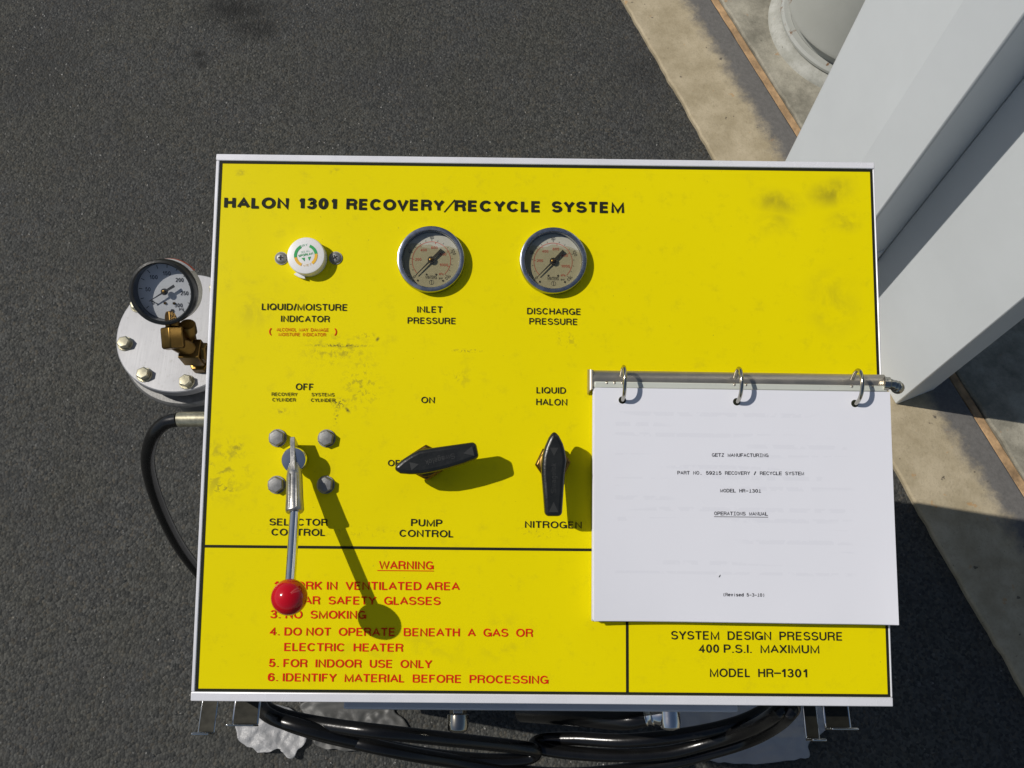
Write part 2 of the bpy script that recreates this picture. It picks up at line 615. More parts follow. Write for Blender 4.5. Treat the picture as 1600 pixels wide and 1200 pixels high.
# skeletons of a grotesque: width (capital height = 1), strokes in a unit box, side bearings
_S = _arc(.5, .745, .46, .255, 18, 255, 18) + _arc(.5, .255, .5, .255, 78, -165, 18)
GLYPH = {
    'A': (.90, [[(0, 0), (.5, 1), (1, 0)], [(.17, .33), (.83, .33)]], .02), 'B': (.78, [[(0, 0), (0, 1), (.62, 1)] + _arc(.62, .765, .32, .235, 90, -90) + [(0, .53)], [(0, 0), (.66, 0)] + _arc(.66, .265, .34, .265, -90, 90)], .09),
    'C': (.88, [_arc(.5, .5, .5, .5, 38, 322, 30)], .06), 'D': (.82, [[(0, 0), (0, 1), (.48, 1)] + _arc(.48, .5, .52, .5, 90, -90, 20) + [(0, 0)]], .09),
    'E': (.70, [[(1, 1), (0, 1), (0, 0), (1, 0)], [(0, .52), (.92, .52)]], .09), 'F': (.66, [[(1, 1), (0, 1), (0, -.07)], [(0, .5), (.86, .5)]], .09),
    'G': (.90, [_arc(.5, .5, .5, .5, 40, 335, 30) + [(1, .42), (.54, .42)], [(1, .42), (1, -.05)]], .06), 'H': (.78, [[(0, -.07), (0, 1.07)], [(1, -.07), (1, 1.07)], [(0, .53), (1, .53)]], .09),
    'I': (.0, [[(0, -.07), (0, 1.07)]], .09), 'J': (.56, [[(1, 1.07), (1, .3)] + _arc(.5, .3, .5, .3, 0, -180)], .06), 'K': (.80, [[(0, -.07), (0, 1.07)], [(1, 1.05), (0, .34)], [(.34, .58), (1, -.05)]], .06),
    'L': (.60, [[(0, 1.07), (0, 0), (1.05, 0)]], .07), 'M': (.94, [[(0, -.07), (0, 1), (.5, .05), (1, 1), (1, -.07)]], .09), 'N': (.78, [[(0, -.07), (0, 1), (1, 0), (1, 1.07)]], .09),
    'O': (.94, [_arc(.5, .5, .5, .5, 0, 360, 36)], .06), 'P': (.74, [[(0, -.07), (0, 1), (.62, 1)] + _arc(.62, .725, .38, .275, 90, -90) + [(0, .45)]], .07),
    'Q': (.94, [_arc(.5, .5, .5, .5, 0, 360, 36), [(.58, .25), (1, -.04)]], .06), 'R': (.80, [[(0, -.07), (0, 1), (.62, 1)] + _arc(.62, .75, .36, .25, 90, -90) + [(0, .5)], [(.55, .5), (.80, .46), (.92, .3), (.94, .06), (1, -.07)]], .08),
    'S': (.78, [_S], .06), 'T': (.78, [[(-.05, 1), (1.05, 1)], [(.5, 1), (.5, -.07)]], .03), 'U': (.78, [[(0, 1.07), (0, .34)] + _arc(.5, .34, .5, .34, 180, 360, 18) + [(1, 1.07)]], .08),
    'V': (.86, [[(0, 1.04), (.5, 0), (1, 1.04)]], .02), 'W': (1.22, [[(0, 1.04), (.25, 0), (.5, 1), (.75, 0), (1, 1.04)]], .02), 'X': (.84, [[(0, 1.04), (1, -.04)], [(1, 1.04), (0, -.04)]], .03),
    'Y': (.86, [[(0, 1.04), (.5, .45), (1, 1.04)], [(.5, .47), (.5, -.07)]], .02), 'Z': (.74, [[(0, 1), (1, 1), (0, 0), (1.05, 0)]], .05),
    '0': (.62, [_arc(.5, .5, .5, .5, 0, 360, 32)], .07), '1': (.40, [[(-.15, .73), (.35, .77), (.75, .93), (1, 1.02)], [(1, 1.07), (1, -.07)]], .12), '2': (.62, [_arc(.5, .70, .5, .30, 170, -25, 16) + [(.1, .14), (0, 0), (1.05, 0)]], .07),
    '3': (.62, [_arc(.48, .76, .44, .24, 165, -85, 16) + _arc(.48, .26, .52, .27, 85, -165, 16)], .07), '4': (.66, [[(.74, -.07), (.74, 1), (0, .27), (1.1, .27)]], .06),
    '5': (.62, [[(.92, 1), (.18, 1), (.06, .50)] + _arc(.48, .32, .5, .33, 140, -160, 20)], .07), '6': (.62, [_arc(.5, .31, .5, .31, 0, 360, 26), [(0, .31)] + _arc(.52, .55, .52, .45, 190, 30, 16)], .07),
    '7': (.62, [[(0, 1), (1, 1), (.55, .45), (.36, -.07)]], .06), '8': (.62, [_arc(.5, .76, .43, .24, 0, 360, 24), _arc(.5, .26, .5, .26, 0, 360, 24)], .07), '9': (.62, [_arc(.5, .69, .5, .31, 0, 360, 26), [(1, .69)] + _arc(.48, .45, .52, .45, 10, -150, 16)], .07),
    '.': (.0, [[(0, -.07), (0, .07)]], .10), '-': (.30, [[(0, .42), (1, .42)]], .08), '/': (.40, [[(-.05, -.1), (1.05, 1.1)]], .03), '(': (.50, [_arc(1.6, .42, 1.6, .74, 130, 230)], .08), ')': (.50, [_arc(-.6, .42, 1.6, .74, 50, -50)], .08),
    'a': (.50, [[(1, -.07), (1, .45)] + _arc(.5, .45, .5, .27, 0, 160, 12), _arc(.5, .22, .5, .22, 0, 360, 20)], .07), 'e': (.52, [[(0, .37), (1, .37)] + _arc(.5, .36, .5, .36, 5, 315, 22)], .06), 'i': (.0, [[(0, -.07), (0, .72)], [(0, .92), (0, 1.06)]], .09),
    'd': (.52, [_arc(.5, .36, .5, .36, 0, 360, 24), [(1, -.07), (1, 1.07)]], .07), 's': (.46, [[(p[0], p[1] * .72) for p in _S]], .06), 'v': (.5, [[(0, .76), (.5, 0), (1, .76)]], .03), 'k': (.48, [[(0, -.07), (0, 1.07)], [(1, .76), (0, .26)], [(.35, .42), (1, -.05)]], .06),
    'p': (.52, [_arc(.5, .36, .5, .36, 0, 360, 24), [(0, .78), (0, -.36)]], .07), 'g': (.52, [_arc(.5, .36, .5, .36, 0, 360, 24), [(1, .78), (1, -.1)] + _arc(.5, -.1, .5, .22, 0, -150, 12)], .07),
    'w': (.8, [[(0, .76), (.25, 0), (.5, .72), (.75, 0), (1, .76)]], .03), 'l': (.0, [[(0, -.07), (0, 1.07)]], .09), 'o': (.54, [_arc(.5, .36, .5, .36, 0, 360, 24)], .06)}


def _stroke(pts, t):
    P = [Vector(p) for p in pts]
    P = [p for i, p in enumerate(P) if i == 0 or (p - P[i - 1]).length > 1e-5]
    closed = len(P) > 3 and (P[0] - P[-1]).length < 1e-4
    if closed: P.pop()
    n = len(P)
    v = []
    for i in range(n):
        a = P[i] - P[i - 1] if (i > 0 or closed) else P[1] - P[0]
        b = P[(i + 1) % n] - P[i] if (i < n - 1 or closed) else a
        a = a.normalized()
        b = b.normalized()
        na, nb = Vector((-a.y, a.x)), Vector((-b.y, b.x))
        m = na + nb
        m = m.normalized() if m.length > 1e-6 else na
        k = min(1.9, 1 / max(.2, m.dot(na)))
        v += [P[i] + m * (t / 2 * k), P[i] - m * (t / 2 * k)]
    f = [(2 * i, 2 * i + 1, 2 * ((i + 1) % n) + 1, 2 * ((i + 1) % n)) for i in range(n if closed else n - 1)]
    return v, f


def text_geo(s, bold=0.0):                              # bold = stroke weight over capital height
    k = (s, bold)
    if k not in _tc:
        t0 = bold
        x = 0.0
        V, F = [], []
        prev = None
        zi = 0
        for ch in s:
            if ch == ' ':
                x += .40
                prev = None
                continue
            wd, strokes, sb = GLYPH[ch]
            t = t0 * {'M': .82, 'W': .82, 'N': .92, 'R': .94, 'B': .92, '8': .9, '3': .94, 'E': .95, 'S': .94, 'G': .95}.get(ch, 1)
            x += sb * max(.3, 1.25 - 2.6 * t) + (.02 if prev else 0)
            iw = max(0, wd - t) if wd > 0 else 0
            for st in strokes:
                v, f = _stroke([(x + t / 2 + px * iw, t / 2 + py * (1 - t)) for px, py in st], t)
                o = len(V)
                V += [(p.x, min(1.02, p.y) if ch not in '()/' else p.y, zi * 3e-6) for p in v]
                F += [tuple(i + o for i in q) for q in f]
                zi = (zi + 1) % 6
            x += iw + t + sb * max(.3, 1.25 - 2.6 * t)
            prev = ch
        _tc[k] = (V, F)
    return _tc[k]


def line(mb, s, p0, p1, cap, z, bold=0.13, T=None):      # s stretched from p0 to p1 (2-D), capital height cap
    g = text_geo(s, bold)
    if not g[0]: return
    x0 = min(p[0] for p in g[0])
    x1 = max(p[0] for p in g[0])
    p0 = Vector(p0)
    p1 = Vector(p1)
    d = p1 - p0
    sx = d.length / max(x1 - x0, 1e-4)
    sy = cap / CAPH
    a = math.atan2(d.y, d.x)
    M = (T or Matrix()) @ Matrix.Translation((p0.x, p0.y, z)) @ Matrix.Rotation(a, 4, 'Z') @ Matrix.Diagonal((sx, sy, 1, 1)) @ Matrix.Translation((-x0, 0, 0))
    mb.flat(g, M)


def ptext(mb, s, u0, v0, u1, v1, cap, bold=0.13, z=0.0006, T=None, dz=0.0):
    c0 = pp(u0, v0, dz)
    c1 = pp(u1, v1, dz)
    h = (pp(u0, v0 - cap, dz) - c0).length
    line(mb, s, c0, c1, h, z, bold, T)


def mono(mb, s, u0, v0, u1, v1, cap, dz, z, bold=0.17):  # typewriter lettering: every sign in a cell of the same width
    n = len(s)
    a = Vector((u0, v0))
    b = Vector((u1, v1))
    for i, ch in enumerate(s):
        if ch == ' ': continue
        q0 = a.lerp(b, (i + .06) / n)
        q1 = a.lerp(b, (i + .94) / n)
        if ch in '.-()/,1':
            q0 = a.lerp(b, (i + .32) / n)
            q1 = a.lerp(b, (i + .68) / n)
        if ch == '-': q0, q1 = a.lerp(b, (i + .15) / n), a.lerp(b, (i + .85) / n)
        if ch == '/': q0, q1 = a.lerp(b, (i + .1) / n), a.lerp(b, (i + .9) / n)
        if ch == 'i':
            q0, q1 = a.lerp(b, (i + .42) / n), a.lerp(b, (i + .62) / n)
        if ch in 'I1':
            c0 = pp(q0.x, q0.y, dz)
            h = (pp(q0.x, q0.y - cap, dz) - c0).length
            m0 = a.lerp(b, (i + .42) / n)
            m1 = a.lerp(b, (i + .60) / n)
            line(mb, 'I', pp(m0.x, m0.y, dz), pp(m1.x, m1.y, dz), h, z, bold)
            e0 = a.lerp(b, (i + .12) / n)
            e1 = a.lerp(b, (i + .88) / n)
            for y in ((0, h * .9) if ch == 'I' else (0,)):
                A = pp(e0.x, e0.y, dz)
                B = pp(e1.x, e1.y, dz)
                mb.box(((A.x + B.x) / 2, A.y + y + h * .05, z), (B.x - A.x, h * .11, 0.00002))
            continue
        ptext(mb, ch, q0.x, q0.y, q1.x, q1.y, cap, bold, z, None, dz)


# ================================================================== THE SETTING
def structure(name, mb, m, **k):
    o = obj(name, mb, m, **k)
    o['kind'] = 'structure'
    return o


g = MB()
S = 60.0
g._new([(-S, -S, 0), (S, -S, 0), (S, S, 0), (-S, S, 0)], [(0, 1, 2, 3)])
structure('ground', g, ASPH, centre=False)


def strip(name, d0, d1, z0, z1, m, bevel=0.0, length=30, jag=0.0):
    b = MB()
    n = 240 if jag else 2
    ts = [-length + 2 * length * i / (n - 1) for i in range(n)] if not jag else \
        [-length, -6] + [-1.2 + 5.2 * i / (n - 1) for i in range(n)] + [8, length]
    v, f = [], []
    for t in ts:
        j = (random.random() - .5) * jag
        for d, z in ((d0 + j, z0), (d0 + j, z1), (d1, z1), (d1, z0)):
            p = K1 + KN * d + KD * t
            v.append((p.x, p.y, z))
    for i in range(len(ts) - 1):
        for k in range(4):
            f.append((4 * i + k, 4 * i + (k + 1) % 4, 4 * i + 4 + (k + 1) % 4, 4 * i + 4 + k))
    b._new(v, f)
    return structure(name, b, m, bevel=bevel, centre=False)


strip('kerb', 0.0, 0.206, -0.05, 0.012, KERB, 0.004, jag=0.0045)
strip('expansion_joint', 0.2080, 0.2260, -0.05, 0.008, WOODM, 0.002, jag=.0045)
strip('concrete_slab', 0.228, 22.0, -0.05, 0.014, SLAB, 0.004, jag=0.004)


def flatpt(base, d, n):                                 # a plan point d along the kerb direction, n across it
    return base + KD * d + KN * n


# white built-up steel column: two limbs with a stepped, shaded recess between them
CC = Vector((0.619, 0.802, 0))                          # the near corner of its front limb
DD = CC + KN * 0.0915
FF = DD - KD * (-0.235)
ct = thing('steel_column', 'tall white painted steel column with a shaded step down its side, rising from the kerb', 'column', (0.70, 0.85, 0.0))
b = MB()
A0 = CC - KD * 0.2567
Bm = CC - KD * 0.085
poly = [CC, DD, DD + KN * 0.11, A0 + KN * 0.2, A0 + KN * 0.026, Bm]
b.prism([(p.x, p.y) for p in poly], 0.004, 3.3)
obj('front_limb', b, WHITE, ct, bevel=0.004, smooth=4)
b = MB()
p0 = DD + KN * 0.0015 + KD * 0.0005
poly = [p0, FF, FF + KN * 0.09, DD + KN * 0.09 + KD * 0.0005]
b.prism([(p.x, p.y) for p in poly], 0.0125, 3.296)
obj('rear_limb', b, WHITE, ct, bevel=0.003)
b = MB()                                                # the seam line of the base trim in the recess
q = CC + KN * 0.046 + KD * 0.0015
ang = math.atan2(KN.y, KN.x)
b.box((0, 0, 0), (0.084, 0.003, 0.24), Matrix.Translation((q.x, q.y, 0.135)) @ Matrix.Rotation(ang, 4, 'Z'))
obj('base_trim', b, WHITE, ct, bevel=0.0008)

# pipe bollard on the slab
bc = Vector((0.86, 1.61, 0))
bt = thing('pipe_bollard', 'thick pale steel pipe post with rust spots standing in a round collar on the concrete', 'bollard', (bc.x, bc.y, 0.014))
Tb = Matrix.Translation((bc.x, bc.y, 0))
rp = 0.192
b = MB().lathe([(rp - .010, 0.046), (rp - .010, 0.078), (rp + .002, 0.080), (rp + .006, 0.083), (rp + .006, 0.092), (rp + .003, 0.098), (rp + .002, 1.02), (rp * .97, 1.06), (rp * .8, 1.10), (rp * .45, 1.125), (0.001, 1.13)], 96, Tb)
obj('pipe', b, PIPE, bt)
b = MB().ring([(rp - .009, 0.036), (rp + .007, 0.036), (rp + .010, 0.040), (rp + .010, 0.046), (rp + .005, 0.052), (rp - .009, 0.053)], 96, Tb)
obj('base_ring', b, PIPE, bt)
b = MB().lathe([(rp + .034, 0.008), (rp + .032, 0.020), (rp + .022, 0.031), (rp + .014, 0.0345), (rp - .02, 0.0352)], 96, Tb)
obj('collar', b, m_concrete('painted_collar_concrete', (0.30, 0.30, 0.26), (0.46, 0.46, 0.42), 0, sc_=16), bt)

# ================================================================== THE MACHINE
mach = thing('recovery_machine', 'yellow topped gas recovery machine with gauges, levers and black hoses on a white cabinet', 'machine', (0.035, 0.26, 0))

# cabinet under the sloping lid
xl, xr = PO.x - PW / 2, PO.x + PW / 2


def lidz(y):
    return PO.z + (y - PO.y) * PR[2][1] / PR[1][1]


yf = PO.y - PH / 2 * PR[1][1]
yb = PO.y + PH / 2 * PR[1][1]
b = MB()
y0, y1 = yf + 0.022, yb - 0.002
side = [(y0, 0.14), (y1, 0.14), (y1, lidz(y1) - 0.032), (y0, lidz(y0) - 0.032)]
Tc = Matrix(((0, 0, 1, 0), (1, 0, 0, 0), (0, 1, 0, 0), (0, 0, 0, 1)))
b.prism(side, xl + 0.006, xr - 0.004, Tc)
obj('cabinet', b, CAB, mach, bevel=0.003)
# casters
b = MB()
for fx in (-1, 1): b.box((fx * 0.021, 0, 0.07), (0.003, 0.05, 0.08))
b.box((0, 0, 0.115), (0.045, 0.05, 0.006))
b.lathe([(0.014, 0.118), (0.014, 0.139)], 20)
cas = obj('caster', b, ZINC, mach, Matrix.Translation((xl + .07, y0 + .06, 0)), centre=False)
b = MB().lathe([(0.038, -.014), (0.045, -.011), (0.046, 0), (0.045, .011), (0.038, .014)], 36, Matrix.Translation((0, 0, 0.046)) @ Matrix.Rotation(R(90), 4, 'Y'))
whl = obj('wheel', b, RUBBER, cas, WORLD[cas.name], centre=False)
for cx, cy in ((xr - .07, y0 + .06), (xl + .07, y1 - .06), (xr - .07, y1 - .06)):
    copy_part(cas, mach, Matrix.Translation((cx, cy, 0)))

# lid trim: four bars butted round the sheet
TL, TT, TR_, TB = 0.0032, 0.0062, 0.0016, 0.0078
b = MB()
hw, hh = PW / 2, PH / 2
b.box((0, hh - TT / 2, -0.0135), (PW, TT, 0.030))
b.box((0, -hh + TB / 2, -0.0135), (PW, TB, 0.030))
b.box((-hw + TL / 2, (TB - TT) / 2, -0.0137), (TL, PH - TT - TB - .0002, 0.0296))
b.box((hw - TR_ / 2, (TB - TT) / 2, -0.0137), (TR_, PH - TT - TB - .0002, 0.0296))
trim = obj('lid_trim', b, TRIM, mach, PM, bevel=0.0009, centre=False)
b = MB()
b.box(((TL - TR_) / 2, (TB - TT) / 2, -0.0015), (PW - TL - TR_ - .0002, PH - TT - TB - .0002, 0.003))
panel = obj('control_panel', b, YEL, mach, PM, centre=False, smooth=0)

# printing on the sheet
b = MB()
b.mi = 0
xl2, xr2, yb2, yt2 = -hw + TL + .0001, hw - TR_ - .0001, -hh + TB + .0001, hh - TT - .0001
bwid = 0.0024
Z = 0.0003


def rect(x0, y0_, x1, y1_, z=Z):
    b._new([(x0, y0_, z), (x1, y0_, z), (x1, y1_, z), (x0, y1_, z)], [(0, 1, 2, 3)])


rect(xl2, yb2, xl2 + bwid, yt2)
rect(xr2 - bwid, yb2, xr2, yt2)
rect(xl2 + bwid, yb2, xr2 - bwid, yb2 + bwid)
rect(xl2 + bwid, yt2 - bwid, xr2 - bwid, yt2)
ydiv = pp(600, 856).y
rect(xl2 + bwid, ydiv - .0012, xr2 - bwid, ydiv + .0012)
xdiv = pp(980, 1030).x
rect(xdiv - .0012, yb2 + bwid, xdiv + .0012, ydiv - .0012)
BD = .162
TXT = [('HALON', 350, 325.5, 451, 326.5, 17.5, .235), ('1301', 467, 326.5, 526, 327.5, 17.5, .235), ('RECOVERY', 541, 328, 694, 330, 17.5, .235),
       ('RECYCLE', 710, 330.5, 843, 332, 17.5, .235), ('SYSTEM', 862, 332, 975, 333.5, 17.5, .235), ('/', 693, 330.5, 711, 331, 17.5, .05),
       ('LIQUID/MOISTURE', 409, 484.5, 542, 485.8, 10.5, BD), ('INDICATOR', 439, 503, 515, 503.6, 10, BD),
       ('INLET', 651.7, 488.4, 691, 488.8, 10, BD), ('PRESSURE', 636.7, 505.8, 711.4, 506.6, 10, BD),
       ('DISCHARGE', 823.4, 491, 906.7, 492.2, 10, BD), ('PRESSURE', 826.8, 507, 901.5, 508, 10, BD),
       ('OFF', 462, 609.5, 489, 610, 10.6, BD), ('ON', 658, 629.8, 679, 630.2, 10, BD),
       ('OFF', 606, 728.3, 633, 728.8, 10, BD), ('LIQUID', 838, 614.6, 884, 615.2, 10, BD), ('HALON', 837.6, 633, 886, 633.8, 10.4, BD),
       ('SELECTOR', 421, 820.8, 512, 821.6, 11, BD), ('CONTROL', 424, 836.6, 507.4, 837.4, 11, BD),
       ('PUMP', 642, 822, 690.7, 823, 11.4, BD), ('CONTROL', 624, 838.6, 707.6, 839.6, 11.2, BD), ('NITROGEN', 820, 824.6, 909, 825.8, 10.8, BD),
       ('SYSTEM  DESIGN  PRESSURE', 1048.5, 999, 1315, 1000.8, 13.5, BD), ('400 P.S.I.  MAXIMUM', 1090.8, 1019.6, 1279.6, 1020.8, 13.2, BD),
       ('MODEL  HR', 1109, 1057.5, 1208, 1058, 13.4, BD), ('1301', 1221, 1058, 1260.7, 1058.4, 13.4, BD)]
for s, u0, v0, u1, v1, cap, bd in TXT: ptext(b, s, u0, v0, u1, v1, cap, bd)
q0, q1 = pp(1209, 1051.5), pp(1219.5, 1051.6)
rect(q0.x, q0.y - .0006, q1.x, q1.y + .0006, .0006)
b.mi = 1
for s, u0, v0, u1, v1 in [('RECOVERY', 424.4, 618.6, 464.7, 619), ('CYLINDER', 425.5, 627.2, 462, 627.5), ('SYSTEMS', 486.8, 619.1, 522.6, 619.5), ('CYLINDER', 485.8, 627.8, 523.7, 628.2)]:
    ptext(b, s, u0, v0, u1, v1, 5.4, .165)
b.mi = 2
for s, u0, v0, u1, v1 in [('WARNING', 592, 889, 677.4, 889.6),
                          ('1.', 428.5, 920.6, 440, 920.7), ('WORK IN  VENTILATED AREA', 443.5, 921, 718, 922.2),
                          ('2.', 425.5, 943.6, 438, 943.8), ('WEAR  SAFETY  GLASSES', 443.5, 944, 688, 945.2),
                          ('3.', 422, 965.8, 438, 966), ('NO  SMOKING', 446, 966.2, 572.4, 966.9),
                          ('4.', 420.6, 992.4, 436.6, 992.6), ('DO NOT  OPERATE  BENEATH  A  GAS  OR', 444.3, 992.8, 832.4, 995),
                          ('ELECTRIC  HEATER', 444, 1017, 629.6, 1018.2),
                          ('5.', 420, 1041.8, 435, 1042), ('FOR  INDOOR  USE  ONLY', 442.7, 1042.2, 674.8, 1043.8),
                          ('6.', 418.3, 1064, 433.8, 1064.2), ('IDENTIFY  MATERIAL  BEFORE  PROCESSING', 441.7, 1064.4, 856.8, 1068.3)]:
    ptext(b, s, u0, v0, u1, v1, 12.8, .158)
q0, q1 = pp(589.5, 891.6), pp(677.5, 892)
rect(q0.x, q1.y - .0003, q1.x, q1.y + .0003, .0006)
ptext(b, '(', 420.6, 523, 424.4, 523, 11, .13)
ptext(b, ')', 522.4, 523.5, 526.2, 523.5, 11, .13)
b.mi = 3
ptext(b, 'ALCOHOL  MAY  DAMAGE', 432, 517.6, 513, 518.2, 5.2, .15)
ptext(b, 'MOISTURE  INDICATOR', 435, 525, 509, 525.6, 5.2, .15)
obj('lettering', b, [INK, INKG, REDINK, REDF], panel, PM, centre=False, smooth=0)


def on_panel(u, v, dz=0.0, rot=0.0, h=0.0):             # frame on the panel under what is seen at (u, v) at height dz
    p = pp(u, v, dz)
    return PM @ Matrix.Translation((p.x, p.y, h)) @ Matrix.Rotation(rot, 4, 'Z')


# ---- the two liquid-filled gauges in the panel
def gauge_dial(rad, nums, reds, red_r, num_r, title):
    d = MB()
    d.mi = 0
    d.lathe([(rad, 0.0), (rad, 0.0006)], 64)
    z = 0.0008
    a_of = lambda f: R(225 - 270 * f)
    d.mi = 2
    d.arc_strip(red_r, red_r + rad * .018, a_of(1), a_of(0), z, n=60)
    for f, s in reds:
        a = a_of(f)
        c = Vector((math.cos(a), math.sin(a))) * red_r * .70
        wdt = rad * .075 * len(s)
        line(d, s, (c.x - wdt / 2, c.y - rad * .045), (c.x + wdt / 2, c.y - rad * .045), rad * .10, z, .15)
        d.box((red_r * .96, 0, z), (red_r * .08, rad * .02, .00002), Matrix.Rotation(a, 4, 'Z'))
    line(d, 'kPa', (rad * .28, -rad * .52), (rad * .43, -rad * .52), rad * .08, z, .15)
    d.mi = 1
    for f, s in nums:
        a = a_of(f)
        c = Vector((math.cos(a), math.sin(a))) * num_r
        wdt = rad * .07 * len(s)
        T = Matrix.Translation((c.x, c.y, 0)) @ Matrix.Rotation(a - R(90), 4, 'Z')
        line(d, s, (-wdt / 2, -rad * .05), (wdt / 2, -rad * .05), rad * .11, z, .13, T)
    for i in range(17):
        a = a_of(i / 16)
        ln = rad * (.09 if i % 4 == 0 else .05)
        d.box((red_r + rad * .04 + ln / 2, 0, z), (ln, rad * .016, .00002), Matrix.Rotation(a, 4, 'Z'))
    line(d, 'psi', (rad * .28, -rad * .66), (rad * .40, -rad * .66), rad * .07, z, .14)
    line(d, title, (-rad * .20, -rad * .66), (rad * .20, -rad * .66), rad * .12, z, .16)
    for sx, dx, dy in ((-1, .46, .72), (1, .42, .72), (-1, .16, .50), (1, .18, .50)):
        d.lathe([(rad * .035, z), (rad * .035, z + .0001)], 14, Matrix.Translation((sx * dx * rad, -dy * rad, 0)))
    d.arc_strip(rad * .075, rad * .085, 0, 2 * math.pi, z, Matrix.Translation((0.02 * rad, -rad * .78, 0)), 24)
    d.box((.02 * rad, -rad * .78, z), (rad * .014, rad * .17, .00002))
    return d


def needle(rad, z, ang, tail=.52, tip=.74):
    n = MB()
    T = Matrix.Translation((0, 0, z)) @ Matrix.Rotation(ang, 4, 'Z')
    n.mi = 0
    n.prism([(-rad * tail, -rad * .052), (-rad * .1, -rad * .04), (rad * .1, -rad * .028), (rad * tip, -rad * .010), (rad * tip, rad * .010),
             (rad * .1, rad * .028), (-rad * .1, rad * .04), (-rad * tail, rad * .052)], 0, .0006, T)
    n.lathe([(rad * .12, -.0006), (rad * .12, .0012)], 28, T)
    n.mi = 1
    n.lathe([(rad * .065, .0013), (rad * .065, .0022), (rad * .03, .0026)], 20, T)
    return n


def panel_gauge(u, v, label, nums, reds, seed, title):
    T = on_panel(u, v, 0.005)
    ro = 0.0305
    ri = 0.0262
    b = MB().ring([(ri, 0.0012), (ri, 0.0078), (ri + .0005, 0.0085), (ro - .0012, 0.0088), (ro - .0004, 0.0085), (ro, 0.0078), (ro, 0.0002), (ri, 0.0002)], 96, T)
    pg = obj('pressure_gauge', b, BEZEL, mach, label=label)
    d = gauge_dial(ri - .0002, nums, reds, ri * .66, ri * .82, title)
    obj('dial', d, [DIALB, DINK, DRED], pg, T @ Matrix.Translation((0, 0, .0006)), centre=False, smooth=0)
    n = needle(ri, 0.0032, R(226))
    obj('needle', n, [DINK, BRASS], pg, T, centre=False)
    # glycerine filling with its wavy upper edge and the air bubble above it
    rnd = random.Random(seed)
    q = MB()
    rr = ri - .0004
    a0, a1 = R(148), R(22)
    pts = []
    m = 22
    L = Vector((rr * math.cos(a0), rr * math.sin(a0)))
    Rr = Vector((rr * math.cos(a1), rr * math.sin(a1)))
    for i in range(m + 1):
        f = i / m
        p = L.lerp(Rr, f)
        bow = math.sin(f * math.pi)
        p.y += bow * ri * (.08 + .06 * math.sin(7 * f + seed) + .04 * math.sin(17 * f)) + ri * .02 * (rnd.random() - .5) * bow
        pts.append((p.x, p.y))
    arc = [(rr * math.cos(a), rr * math.sin(a)) for a in [a1 - (2 * math.pi - (a0 - a1)) * i / 50 for i in range(1, 50)]]
    q.prism(pts + arc, 0.0052, 0.0062, T)
    obj('liquid_filling', q, LIQ, pg, smooth=0, bevel=.0003)
    q = MB().lathe([(ri - .0001, 0.0070), (ri - .0001, 0.0075), (ri * .6, .0078), (.0005, .0079)], 64, T)
    obj('glass', q, GLASS, pg)
    return pg


NUMS = [(0, '0'), (.25, '40'), (.5, '80'), (.75, '120'), (1, '160')]
REDS = [(.181, '200'), (.362, '400'), (.544, '600'), (.725, '800'), (.906, '1000')]
panel_gauge(673.5, 405.5, 'chrome ringed pressure gauge above the words INLET PRESSURE', NUMS, REDS, 1, 'WINTERS')
panel_gauge(864.5, 407.5, 'chrome ringed pressure gauge above the words DISCHARGE PRESSURE', NUMS, REDS, 3, 'WINTERS')

# ---- moisture indicator
hM = 0.0115
T = on_panel(477.8, 399.2, hM, R(10))
b = MB().lathe([(0.0170, 0.0004), (0.0170, hM - .0012), (0.0165, hM - .0003), (0.0155, hM)], 72, T)
sect = [(.0196 * math.cos(R(222 + 3 * i)), .0196 * math.sin(R(222 + 3 * i))) for i in range(12)]
b.prism(sect + [(.012 * math.cos(R(240)), .012 * math.sin(R(240)))], .0004, .0042, T)
ind = obj('moisture_indicator', b, WPLAST, mach)
d = MB()
z = hM + .0003
rA, rB = .0080, .0106
d.mi = 0
d.arc_strip(rA, rB, R(110), R(182), z, n=20)
d.arc_strip(rA, rB, R(0), R(60), z, n=20)
line(d, 'SPORLAN', (-.0066, -.0005), (.0066, .0000), .0021, z, .19)
d._new([(-.0042, -.0018, z), (-.0012, -.0018, z), (-.0018, -.0052, z)], [(0, 2, 1)])
d._new([(.0016, -.0018, z), (.0044, -.0018, z), (.0024, -.0052, z)], [(0, 2, 1)])
d.mi = 1
d.arc_strip(rA, rB, R(182.5), R(238), z, n=20)
d.arc_strip(rA, rB, R(300), R(359.5), z, n=20)
d.mi = 2
line(d, 'DRY', (-.0042, .0080), (.0030, .0088), .0020, z, .14)
line(d, 'SEE ALL', (-.0040, .0026), (.0040, .0030), .0018, z, .12)
d.mi = 3
line(d, 'WET', (-.0038, -.0102), (.0040, -.0098), .0020, z, .14)
obj('dial_print', d, [GREEN, AMBER, PALEG, PALEA], ind, T, centre=False, smooth=0)

b = MB()
b.lathe([(.0052, .0002), (.0052, .0012), (.0045, .0022), (.0030, .0029), (.0016, .0030)], 32)
b.ring([(.0036, .0001), (.0060, .0001), (.0060, .0009), (.0036, .0009)], 32)
scr = obj('screw', b, ZINC, mach, on_panel(439, 403, .002), centre=False)
x = MB()
x.box((0, 0, .0031), (.0046, .0010, .0004))
x.box((0, 0, .00315), (.0010, .0046, .0004))
slot = obj('screw_slot', x, BLACKP, scr, WORLD[scr.name], centre=False, smooth=0)
copy_part(scr, mach, on_panel(524, 402.5, .002, .6))

